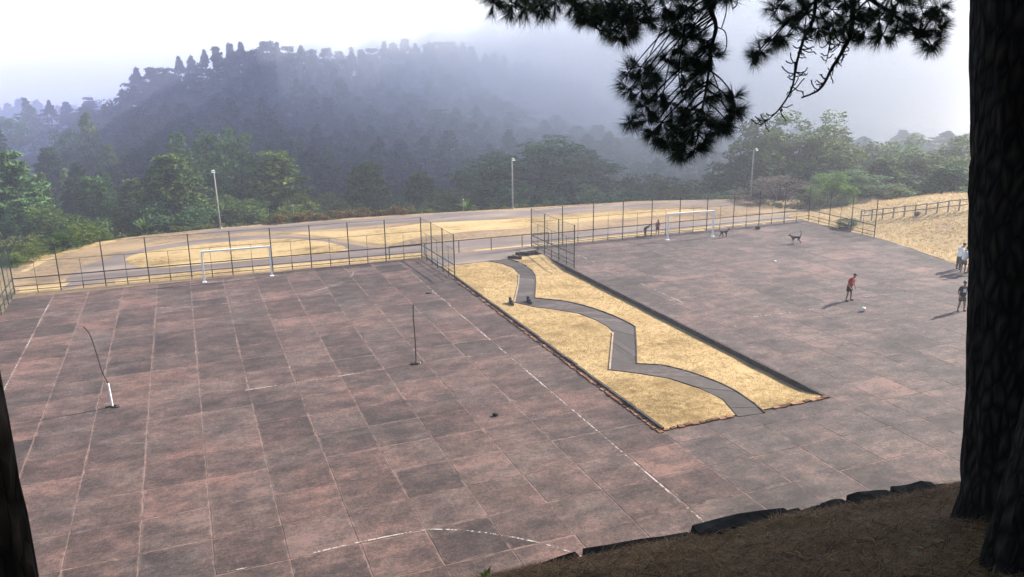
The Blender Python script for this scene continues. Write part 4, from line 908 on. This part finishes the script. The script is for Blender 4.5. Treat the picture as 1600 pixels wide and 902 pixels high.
def agave(x, y, z, s, label, lm):
    root = tag(empty('spiky_plant', (x, y, z)), label, 'plant', 'spiky plants on the rim')
    for k in range(26):
        a = k*2.4; el = rng.uniform(.35, 1.35); d = Vector((math.cos(a)*math.cos(el), math.sin(a)*math.cos(el), math.sin(el))); L = s*rng.uniform(.7, 1); sd = Vector((-math.sin(a), math.cos(a), 0))*.06*s; m_ = d*L*.5+Vector((0, 0, .05)); t_ = d*L+Vector((0, 0, -.15*L*math.cos(el)))
        MB().add([-sd*.5, sd*.5, m_+sd, m_-sd, t_, m_-Vector((0, 0, .03))], [(0, 1, 2, 3), (3, 2, 4), (0, 3, 5), (1, 2, 5)]).build('leaf', lm, root)
x, y = [(-3.66, 74.8)][0]; agave(x, y+1., .1, 1.7, 'large spiky yucca at the rim beneath the layered cedar', L_CEDAR)
x, y = [(25.14, 74.17)][0]; agave(x, y+.8, -.1, 1.5, 'small spiky agave at the rim left of central lamp post', L_LIME)

# ------------------------------------------------------------------ near bank, retaining wall, pines
def edge_y(x): return 7.333-.0771*max(-2, min(16, x))
def bank_z(x, y):
    d = edge_y(x)-y
    z = 8.3+.5*min(d, 9)+.3*max(0, d-9)
    if d > .05: z += .13*mnoise.noise(Vector((x*.9, y*.9, 0)))*min(1, d*2)+.05*mnoise.noise(Vector((x*3, y*3, 4)))*min(1, d*2)
    return z
xs = sorted(set([round(-60+5*i, 2) for i in range(11)]+[round(-5+.22*i, 2) for i in range(92)]+[round(15.5+4*i, 2) for i in range(16)]))
ds = [-4.2, -3, -1.5, -.35, -.06]+[.0+.2*i for i in range(34)]+[7.2, 8, 9, 11, 14, 20, 30, 45, 60]
mb = MB()
for x in xs:
    for d in ds:
        y = edge_y(x)-d
        z = bank_z(x, y) if d >= 0 else (8.22 if d > -.1 else (8.0 if d > -.5 else 8.0+(d+.35)*2.35))
        mb.v.append((x, y, z))
nd = len(ds)
for i in range(len(xs)-1):
    for j in range(nd-1): a = i*nd+j; mb.f.append((a, a+1, a+nd+1, a+nd))
tag(mb.build('near_bank', M_LITTER, smooth=True), kind='structure')
def rough_box(name, c, dim, rz, mat, parent, seed, amp=.06, cuts=3):
    bm = bmesh.new(); bmesh.ops.create_cube(bm, size=1)
    bmesh.ops.subdivide_edges(bm, edges=bm.edges, cuts=cuts, use_grid_fill=True)
    for v in bm.verts:
        p = v.co.copy(); s = max(abs(p.x), abs(p.y), abs(p.z)); L = p.length; p = p*(1-.12*max(0, L-.6))
        p = Vector((p.x*dim[0], p.y*dim[1], p.z*dim[2])); n = mnoise.noise_vector(p*4+Vector((seed*3.7, 0, 0)))
        v.co = p+n*amp
    me = bpy.data.meshes.new(name); bm.to_mesh(me); bm.free(); me.materials.append(mat)
    o = link(bpy.data.objects.new(name, me), parent); o.location = Vector(c)-(parent.location if parent else Vector()); o.rotation_euler = (rng.uniform(-.04, .04), rng.uniform(-.04, .04), rz); return o
rw = tag(empty('retaining_wall', (6.2, 6.9, 8.2)), 'row of dark mossy stone blocks capping the shaded bank edge', 'wall')
def xe(p, q): return [v[0] for v in (p, q)]
cuts = [(2.03, 7.05, 8.3), (2.67, 7.07, 8.3), (3.55, 7.1, 8.3), (4.9, 7.02, 8.3), (6.2, 6.95, 8.3), (6.41, 6.92, 8.3), (6.73, 6.9, 8.3), (7.05, 6.88, 8.3), (7.68, 6.81, 8.3), (8.21, 6.67, 8.3), (8.58, 6.55, 8.3), (8.99, 6.48, 8.3), (9.5, 6.38, 8.3)]
hh = [.12, .12, .14, .24, .1, .08, .1, .18, .24, .12, .14, .14]; up_ = [-.03, -.03, -.03, .02, -.05, -.06, -.05, .0, .04, -.04, -.04, -.03]
for k in range(12):
    a, b = cuts[k], cuts[k+1]; L = math.hypot(b[0]-a[0], b[1]-a[1]); dz = up_[k]
    rough_box('stone', ((a[0]+b[0])/2, (a[1]+b[1])/2-.17, 8.3-hh[k]/2+dz), (L*.99, .42, hh[k]+.1), math.atan2(b[1]-a[1], b[0]-a[0]), M_STONE, rw, k, .045)
# needle litter
n = 90000; X = nrg.uniform(1.5, 11, n); d = nrg.uniform(.02, 5.5, n); Y = 7.333-.0771*X-d; ok = X > .6*Y-2
X, Y = X[ok], Y[ok]; n = len(X); Zb = np.array([bank_z(x, y) for x, y in zip(X, Y)])+.01; a = nrg.uniform(0, 6.283, n); L = nrg.uniform(.06, .19, n); el = nrg.uniform(-.1, .75, n)**2
D = np.stack([np.cos(a), np.sin(a)-.0, el+.0-.35*np.sin(a)], 1)*L[:, None]; P = np.stack([X, Y, Zb], 1); sd = np.stack([-np.sin(a), np.cos(a), 0*a], 1)*.005
V = np.stack([P-sd, P+sd, P+D], 1).reshape(-1, 3)
tag(link(bpy.data.objects.new('needle_litter', np_mesh('needle_litter', V, np.arange(3*n).reshape(-1, 3), M_NLIT))), 'brown fallen pine needles covering the shaded bank', 'needles', None, 'stuff')
mb = MB()
for k in range(170):
    x, dd = rng.uniform(2.5, 10), rng.uniform(.1, 4.8); y = edge_y(x)-dd; a = rng.uniform(0, 6.28); L = rng.uniform(.06, .3); z = bank_z(x, y)+.012
    p0_ = Vector((x, y, z)); p1_ = Vector((x+math.cos(a)*L, y+math.sin(a)*L, bank_z(x+math.cos(a)*L, y+math.sin(a)*L)+.02)); mb.tube([p0_, p0_.lerp(p1_, .5)+Vector((0, 0, .012)), p1_], [.007, .006, .003], 5, False)
tag(mb.build('fallen_twigs', M_NLIT), 'thin fallen twigs lying among the needles on the bank', 'twigs', None, 'stuff')
def weed(p, s, label):
    root = tag(empty('weed', p), label, 'plant')
    for k in range(7):
        a = k*2.2+rng.random(); d = Vector((math.cos(a)*.5, math.sin(a)*.5, 1)).normalized()*s*rng.uniform(.5, 1); sd = Vector((-math.sin(a), math.cos(a), 0))*s*.16
        MB().add([(0, 0, 0), d*.55+sd, d, d*.55-sd], [(0, 1, 2), (0, 2, 3)]).build('leaf', L_LIME, root)
weed([(2.45, 7.09, 8.28)][0], .2, 'small green weed sprouting at the bottom edge below white arc'); weed([(3.02, 6.32, 8.66)][0], .12, 'tiny green sprout on the shaded bank edge')
lp = [(5.14, 4.29, 9.62), (5.8, 4.63, 9.43), (5.1, 5.88, 8.83)]
for k, p in enumerate(lp):
    tag(MB().add([(0, 0, 0), (.05, .02, .015), (.09, 0, .01), (.05, -.025, .02)], [(0, 1, 2), (0, 2, 3)]).build('fallen_leaf', L_PALE), ('pale curled leaf on brown needles nearest the trunk foot', 'greenish leaf beside the big pine root', 'dry leaf beside the large wall block')[k], 'leaf').location = (p[0], p[1], bank_z(p[0], p[1])+.02)

def bark_trunk(name, pts, rad, parent, seed, n=64, flare=.35, per=16):
    P = catmull(pts, per); L = len(P); mb = MB(); h0 = P[0].z
    for i, p in enumerate(P):
        t = i/(L-1); j = t*(len(rad)-1); k = min(int(j), len(rad)-2); r_ = rad[k]+(rad[k+1]-rad[k])*(j-k)
        for q in range(n):
            th = 6.2832*q/n; z = p.z-h0
            rr = r_*(1+.05*mnoise.noise(Vector((math.cos(th)*1.5+seed, math.sin(th)*1.5, z*.4)))+.11*(abs(mnoise.noise(Vector((math.cos(th)*6+seed, math.sin(th)*6, z*1.3))))-.2)+.035*mnoise.noise(Vector((math.cos(th)*14, math.sin(th)*14+seed, z*5))))
            rr += flare*r_*math.exp(-max(0, z-.15)/.45)*(.55+.6*mnoise.noise(Vector((math.cos(th)*1.8+seed, math.sin(th)*1.8, 0))))
            mb.v.append((p.x+math.cos(th)*rr, p.y+math.sin(th)*rr, p.z))
    for i in range(L-1):
        for q in range(n): a = i*n+q; b = i*n+(q+1) % n; mb.f.append((a, b, b+n, a+n))
    return mb.build(name, M_BARK, parent, True)
def crown_above(parent, c, rad, n, seed, per=150, size=.42):
    r_ = random.Random(seed); g = np.random.default_rng(seed); cl = []; br = MB()
    for k in range(n):
        d = Vector((r_.gauss(0, 1), r_.gauss(0, 1), r_.gauss(0, 1))).normalized(); q = r_.random()**.4
        s = r_.uniform(.9, 1.6); cl.append(((c[0]+d.x*q*rad[0], c[1]+d.y*q*rad[1], c[2]+d.z*q*rad[2]), (s, s, s*.55)))
    V, T_ = leaf_cloud(cl, per, size, g, .1, 2.); return link(bpy.data.objects.new('crown', np_mesh('crown', V, T_, L_NEEDLE)), parent)
# big pine on the right
pb = [(6.63, 4.3, 9.56)][0]; ptop = [(6.54, 4.94, 14.04)][0]
pine = tag(empty('pine_tree', (0, 0, 0)), 'huge dark pine trunk at right with needle sprays hanging into the sky', 'tree')
pz = bank_z(pb[0], pb[1])
tv = Vector(ptop)-Vector((pb[0], pb[1], pz))
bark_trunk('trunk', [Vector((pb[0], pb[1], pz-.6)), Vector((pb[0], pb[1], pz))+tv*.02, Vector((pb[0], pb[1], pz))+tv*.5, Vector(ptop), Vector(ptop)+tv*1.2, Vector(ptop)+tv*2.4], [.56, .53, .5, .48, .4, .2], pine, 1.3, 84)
crown_above(pine, (Vector(ptop)+tv*2.2), (8, 6, 4.5), 85, 3)
def spray(name, stem, clumps, parent, seed, stem_r=(.03, .008), twig_extra=()):
    """stem: 3-D polyline; clumps: (x,y,z,r) of needle masses; gives a branch mesh and its needles"""
    r_ = random.Random(seed); S_ = catmull([Vector(p[:3]) for p in stem], 8); L = len(S_); mb = MB(); mb.tube(S_, [stem_r[0]+(stem_r[1]-stem_r[0])*i/(L-1) for i in range(L)], 7, True, .25, r_)
    tw = []
    for c in clumps:
        cc = Vector(c[:3]); near = min(S_, key=lambda q: (q-cc).length+2.2*max(0, .9*math.hypot(q.x-cc.x, q.y-cc.y)-(q.z-cc.z)))
        sag = Vector((0, 0, .12*(near-cc).length)); bp = catmull([near, near.lerp(cc, .5)+sag*.6, cc], 5)
        mb.tube(bp, [.008-.004*i/(len(bp)-1) for i in range(len(bp))], 5, False)
        for k in range(7):
            d = Vector((r_.gauss(0, 1), r_.gauss(0, 1), r_.gauss(-.1, .8))).normalized(); e = cc+d*c[3]*r_.uniform(.5, 1.05); mid_ = cc.lerp(e, .5)+Vector((0, 0, -.02)); mb.tube([cc, mid_, e], [.004, .0035, .003], 4, False); tw.append((cc, e))
    for P in twig_extra: mb.tube(P, .0048, 4, False)
    b = mb.build(name, M_BARK, parent)
    if tw:
        V = []; g = np.random.default_rng(seed)
        for a, e in tw:
            ax = (e-a); Lx = max(.03, ax.length); ax = np.array(ax.normalized()); n = 80; t = g.uniform(.25, 1.0, n)[:, None]; base = np.array(a)+ax*Lx*t
            d = g.normal(size=(n, 3)); d -= (d@ax)[:, None]*ax; d /= np.linalg.norm(d, axis=1)[:, None]; sp = g.uniform(.25, .95, n)[:, None]; d = ax*(1-sp*.45)+d*sp; d[:, 2] -= .28; d /= np.linalg.norm(d, axis=1)[:, None]
            ln = g.uniform(.08, .15, n)[:, None]; s = np.cross(d, g.normal(size=(n, 3))); s /= np.linalg.norm(s, axis=1)[:, None]; s *= .0017
            V.append(np.stack([base-s, base+s, base+d*ln], 1))
        V = np.concatenate(V).reshape(-1, 3); o = link(bpy.data.objects.new('needles', np_mesh('needles', V, np.arange(len(V)).reshape(-1, 3), L_NEEDLE)), b); o['kind'] = 'stuff'
    return b
lb = Vector(ptop)+tv*.35
limb = [(6.07, 5.21, 15.88), (5.35, 5.26, 15.14), (4.54, 5.46, 14.73), (3.62, 5.76, 14.51), (2.73, 6.01, 14.4), (2.38, 6.05, 14.28)]
spray('branch', [lb]+limb, [], pine, 1, (.11, .02))
def clm(P): return [(x, y, z, r_/180.) for x, y, z, r_ in P]
spray('branch', [(2.82, 5.99, 14.41), (2.68, 6.03, 14.2), (2.48, 6.06, 14.04), (2.29, 6.09, 13.97)], clm([(2.29, 6.08, 13.96, 20), (2.39, 6.15, 14.04, 28), (2.38, 5.94, 13.92, 24), (2.55, 6.09, 13.92, 24), (2.62, 5.95, 13.93, 22), (2.8, 6.09, 13.97, 24), (2.49, 6.01, 14.05, 30), (2.68, 6.03, 14.08, 30), (2.79, 5.87, 14.01, 26), (2.88, 5.94, 13.93, 18), (2.21, 6.01, 14.04, 24), (2.68, 6.25, 14.01, 26), (2.89, 6.26, 14.13, 28)]), pine, 2, (.02, .006))
spray('branch', [(3.45, 5.86, 14.48), (3.38, 5.9, 14.2), (3.27, 5.9, 13.97), (3.08, 5.95, 13.79)], clm([(3.02, 5.98, 13.81, 18), (3.05, 5.85, 13.75, 18), (3.23, 5.98, 13.75, 18), (3.27, 5.85, 13.78, 20), (3.36, 5.8, 13.83, 22), (3.46, 5.85, 13.93, 26), (3.3, 6.06, 13.88, 22), (3.14, 5.92, 13.96, 26), (2.98, 5.89, 13.97, 24), (3.24, 5.75, 13.93, 28), (3.1, 6.05, 13.89, 18), (3.55, 5.8, 13.99, 26), (3.47, 5.96, 14.09, 30), (3.21, 6.0, 14.09, 30), (3.58, 5.67, 14.05, 26), (3.36, 5.91, 13.74, 12), (2.97, 6.01, 13.88, 16), (3.49, 5.84, 13.82, 16), (3.25, 5.86, 13.69, 9), (3.03, 5.75, 13.82, 18), (3.59, 5.77, 13.91, 18), (2.99, 6.11, 14.05, 26)]), pine, 3, (.024, .006))
tw = []
for P in ([(3.82, 5.75, 14.24), (3.74, 5.8, 13.87), (3.65, 5.85, 13.66), (3.54, 5.92, 13.45)], [(3.8, 5.64, 14.23), (3.75, 5.67, 13.82), (3.65, 5.74, 13.58), (3.59, 5.77, 13.24)], [(3.81, 5.87, 14.26), (3.73, 5.92, 13.93), (3.66, 5.97, 13.71), (3.6, 6.0, 13.56)], [(3.98, 5.64, 14.14), (4.03, 5.6, 13.91), (4.01, 5.62, 13.75)], [(3.97, 5.64, 13.76), (4.03, 5.6, 13.72), (4.04, 5.59, 13.6), (4.0, 5.63, 13.52)], [(4.04, 5.6, 14.19), (4.09, 5.55, 13.95), (4.07, 5.57, 13.89)], [(3.91, 5.69, 13.53), (3.82, 5.74, 13.36), (3.71, 5.82, 13.19), (3.63, 5.87, 13.06)], [(3.91, 5.69, 13.29), (3.82, 5.75, 13.16), (3.74, 5.8, 12.98)], [(3.69, 5.59, 14.22), (3.66, 5.61, 13.72), (3.64, 5.63, 13.44), (3.67, 5.61, 13.24)], [(3.95, 5.66, 13.46), (4.0, 5.62, 13.31), (4.05, 5.59, 13.16), (4.11, 5.54, 13.1)]):
    tw.append(catmull(P, 6))
spray('branch', [(3.94, 5.67, 14.55), (3.91, 5.68, 14.15), (3.93, 5.67, 13.91), (3.97, 5.64, 13.76), (3.95, 5.66, 13.6), (3.94, 5.67, 13.38), (3.91, 5.68, 13.14), (3.89, 5.7, 12.91)], clm([(3.49, 5.95, 13.47, 20), (3.41, 6.0, 13.43, 12), (3.42, 5.99, 13.3, 16), (3.45, 5.86, 13.29, 20), (3.53, 5.93, 13.16, 20), (3.43, 5.99, 13.04, 13), (3.6, 6.0, 13.04, 20), (3.6, 5.77, 13.04, 22), (3.73, 5.81, 12.95, 24), (3.75, 5.67, 12.88, 22), (3.87, 5.71, 12.82, 16), (3.82, 5.86, 13.0, 22), (3.85, 5.72, 12.98, 24), (3.87, 5.59, 13.06, 20), (3.86, 5.72, 13.13, 22), (4.09, 5.56, 13.01, 18), (4.04, 5.59, 12.97, 18), (4.13, 5.53, 13.13, 10), (4.09, 5.56, 13.1, 12), (3.92, 5.68, 13.31, 16), (3.82, 5.63, 13.51, 16), (3.92, 5.68, 13.63, 12), (3.82, 5.87, 13.42, 14), (3.7, 5.82, 13.19, 18), (3.96, 5.65, 13.54, 12), (3.63, 5.99, 13.36, 14), (3.62, 5.87, 13.24, 14), (3.81, 5.75, 13.29, 13), (3.92, 5.8, 13.68, 12), (3.74, 5.8, 13.61, 12), (3.67, 5.85, 13.51, 12), (4.11, 5.54, 13.23, 8), (3.93, 5.67, 12.89, 12), (3.7, 5.82, 12.86, 14), (3.81, 5.75, 13.92, 22), (3.89, 5.7, 14.03, 28), (3.75, 5.79, 14.01, 28), (3.73, 5.8, 13.82, 14), (3.78, 5.65, 13.79, 14), (3.97, 5.64, 13.94, 16), (4.03, 5.6, 14.0, 18), (3.67, 5.84, 13.75, 10), (3.74, 5.68, 13.7, 11), (4.08, 5.56, 14.02, 16), (3.89, 5.7, 13.43, 13), (3.82, 5.75, 13.52, 12), (3.97, 5.65, 13.24, 13), (3.51, 5.82, 13.43, 13), (3.59, 5.89, 12.96, 12), (3.65, 5.85, 12.91, 14), (3.77, 5.78, 12.79, 11), (3.97, 5.64, 12.98, 14), (3.73, 5.69, 13.1, 14)]), pine, 4, (.024, .006), tw)
spray('branch', [(4.86, 5.31, 14.92), (4.92, 5.26, 14.36), (4.97, 5.21, 14.03), (5.13, 5.05, 13.84), (5.29, 4.88, 13.69)], clm([(4.83, 5.34, 13.88, 26), (4.87, 5.17, 13.81, 26), (5.01, 5.17, 13.71, 18), (5.08, 5.1, 13.8, 26), (5.1, 4.94, 13.7, 18), (5.2, 4.98, 13.83, 24), (5.28, 4.89, 13.66, 18), (5.34, 4.83, 13.6, 12), (5.37, 4.8, 13.7, 18), (5.29, 4.89, 13.83, 24), (5.36, 4.8, 13.86, 14), (4.85, 5.45, 14.01, 30), (4.96, 5.22, 13.98, 30), (5.12, 5.06, 13.98, 30), (5.26, 4.92, 13.98, 26), (5.18, 5.15, 13.68, 14), (4.97, 5.35, 13.74, 16), (5.31, 5.0, 13.75, 18), (5.17, 5.3, 13.9, 26), (4.76, 5.14, 13.93, 26), (5.02, 4.87, 13.92, 26), (4.84, 5.33, 13.76, 16)]), pine, 5, (.03, .007))
def twiglets(P, seed, n=34, s=.12):
    r_ = random.Random(seed); S_ = catmull([Vector(p) for p in P], 10); out = []
    for k in range(n):
        i = r_.randrange(2, len(S_)-1); t = (S_[i+1]-S_[i]).normalized(); d = (t*.4+Vector((r_.gauss(0, .8), r_.gauss(0, .8), r_.gauss(-.1, .6)))).normalized(); L = s*r_.uniform(.5, 1.2)
        out.append([S_[i], S_[i]+d*L*.5, S_[i]+d*L*.85+Vector((0, 0, .02)), S_[i]+d*L+Vector((0, 0, .06*r_.random()))])
    return out
E1 = [(4.65, 5.36, 14.23), (4.67, 5.35, 13.85), (4.62, 5.39, 13.66), (4.59, 5.42, 13.47), (4.57, 5.43, 13.28), (4.5, 5.49, 13.11), (4.4, 5.57, 12.99)]
spray('dead_branch', E1, clm([(4.46, 5.53, 13.9, 20), (4.52, 5.48, 13.77, 22), (4.44, 5.54, 13.66, 16), (4.38, 5.59, 13.57, 16), (4.33, 5.62, 13.53, 9), (4.62, 5.39, 13.85, 26), (4.63, 5.25, 13.74, 20), (4.54, 5.46, 14.01, 28), (4.57, 5.56, 13.67, 14), (4.65, 5.37, 13.92, 24)]), pine, 6, (.016, .004), twiglets(E1, 8, 60))
E2 = [(4.86, 5.17, 14.12), (4.87, 5.16, 13.73), (4.84, 5.19, 13.58), (4.79, 5.24, 13.44), (4.73, 5.29, 13.28), (4.63, 5.38, 13.21)]
spray('dead_branch', E2, [], pine, 7, (.022, .006), twiglets(E2, 9, 46, .1))
E3 = [(4.77, 5.4, 13.86), (4.83, 5.34, 13.69), (4.83, 5.34, 13.57), (4.82, 5.35, 13.47)]
spray('dead_branch', E3, [], pine, 9, (.008, .003), twiglets(E3, 10, 20, .1))
# second trunk in front, and the trunk at the left edge
RV = Vector((math.cos(YAW), -math.sin(YAW), 0))
p0 = Vector([(4.71, 3.35, 10.11)][0])+RV*.40; z0 = bank_z(p0.x, p0.y)
p2 = tag(empty('pine_tree', (0, 0, 0)), 'nearer dark trunk at lower right corner in front of the huge pine', 'tree')
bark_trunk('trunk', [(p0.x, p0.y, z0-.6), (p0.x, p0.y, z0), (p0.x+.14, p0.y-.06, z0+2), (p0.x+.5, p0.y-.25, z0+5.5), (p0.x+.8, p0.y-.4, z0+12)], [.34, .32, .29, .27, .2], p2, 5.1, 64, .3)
crown_above(p2, (p0.x+1, p0.y-1.5, z0+12.5), (6.5, 5.5, 4), 60, 5)
p0 = Vector([(-0.76, 3.31, 11.96)][0])-RV*.33; z0 = bank_z(p0.x, p0.y)
p3 = tag(empty('pine_tree', (0, 0, 0)), 'dark rough trunk cut off by the lower left picture edge', 'tree')
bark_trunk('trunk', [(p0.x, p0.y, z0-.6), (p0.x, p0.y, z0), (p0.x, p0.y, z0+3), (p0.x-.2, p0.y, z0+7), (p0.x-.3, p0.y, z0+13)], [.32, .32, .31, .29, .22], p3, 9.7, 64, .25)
crown_above(p3, (p0.x-.5, p0.y-1, z0+12.5), (6.5, 5.5, 3.6), 60, 6)
# the grove that shades the bank, beside and behind the viewpoint
gm = [(21, 4.5, 19, 6), (28, 2, 20, 6.5), (17, -3, 19, 6), (35, 5.5, 20, 6), (-9, -6, 18, 6), (2, -12, 18, 6.5), (11, -9, 18, 6), (-17, 0, 17, 6), (25, -7, 18, 6.5), (-3, -6, 18, 6), (7, -5, 19, 6), (14, -14, 18, 6.5), (-10, -14, 18, 6.5), (16, 2.5, 20, 6), (24, 5.2, 19, 6.5), (19, 5.6, 17, 5.5), (30, 6.2, 20, 6.5), (26, 3.5, 21, 6), (22, 1, 20, 6)]
for k, (x, y, h, r_) in enumerate(gm):
    tree('round', k % 3, (x, y, bank_z(x, y)-.2), h, r_, L_NEEDLE, 'tall grove pine on the shaded bank outside the picture', 'pine_tree', 'grove pines around the viewpoint')

# ------------------------------------------------------------------ haze and drifting fog
def vol(name, dens, col, aniso):
    m_ = bpy.data.materials.new(name); m_.use_nodes = True; t = m_.node_tree; t.nodes.remove(t.nodes['Principled BSDF'])
    p = t.nodes.new('ShaderNodeVolumePrincipled'); p.inputs['Color'].default_value = (*col, 1); p.inputs['Density'].default_value = dens; p.inputs['Anisotropy'].default_value = aniso
    t.links.new(p.outputs[0], t.nodes['Material Output'].inputs['Volume']); return m_
hz = MB().box((70, 245, 4), (1010, 810, 100)).build('haze', vol('pale_haze', .0009, (.8, .83, 1.), .35)); tag(hz, 'pale violet haze over the whole valley', 'haze', None, 'stuff')
def fog(c, rad, dens, label, col=(.96, .97, 1.)):
    root = tag(empty('fog_bank', c), label, 'fog', 'drifting fog banks', 'stuff')
    m_ = vol('white_fog', dens*.55, col, .35)
    for k, s in enumerate((1, .92, .84, .76, .68, .6, .5, .4, .3)):
        bm = bmesh.new(); bmesh.ops.create_icosphere(bm, subdivisions=4, radius=1)
        for v in bm.verts:
            q = s*(1+.14*mnoise.noise(v.co*1.7+Vector(c)*.013+Vector((k*.35, 0, 0)))); v.co = Vector((v.co.x*rad[0]*q, v.co.y*rad[1]*q, v.co.z*rad[2]*q))
        me = bpy.data.meshes.new('fog_layer'); bm.to_mesh(me); bm.free(); me.materials.append(m_)
        link(bpy.data.objects.new('fog_layer', me), root)
fog((128, 172, 16), (112, 92, 44), .006, 'fog bank hiding the trees on the right')
x, y = polar(33, 258); fog((x, y, 14), (84, 86, 38), .002, 'fog drifting over the right end of ridge')
x, y = polar(8, 375); fog((x, y, 6), (290, 85, 55), .0022, 'bright cloud behind the forested ridge')
x, y = polar(10, 212); fog((x, y, -8), (150, 78, 38), .003, 'violet mist filling the valley before the forested ridge', (.56, .61, 1.))
fog((102, 112, 10), (70, 47, 32), .002, 'thin mist veiling the trees above the rail fence')
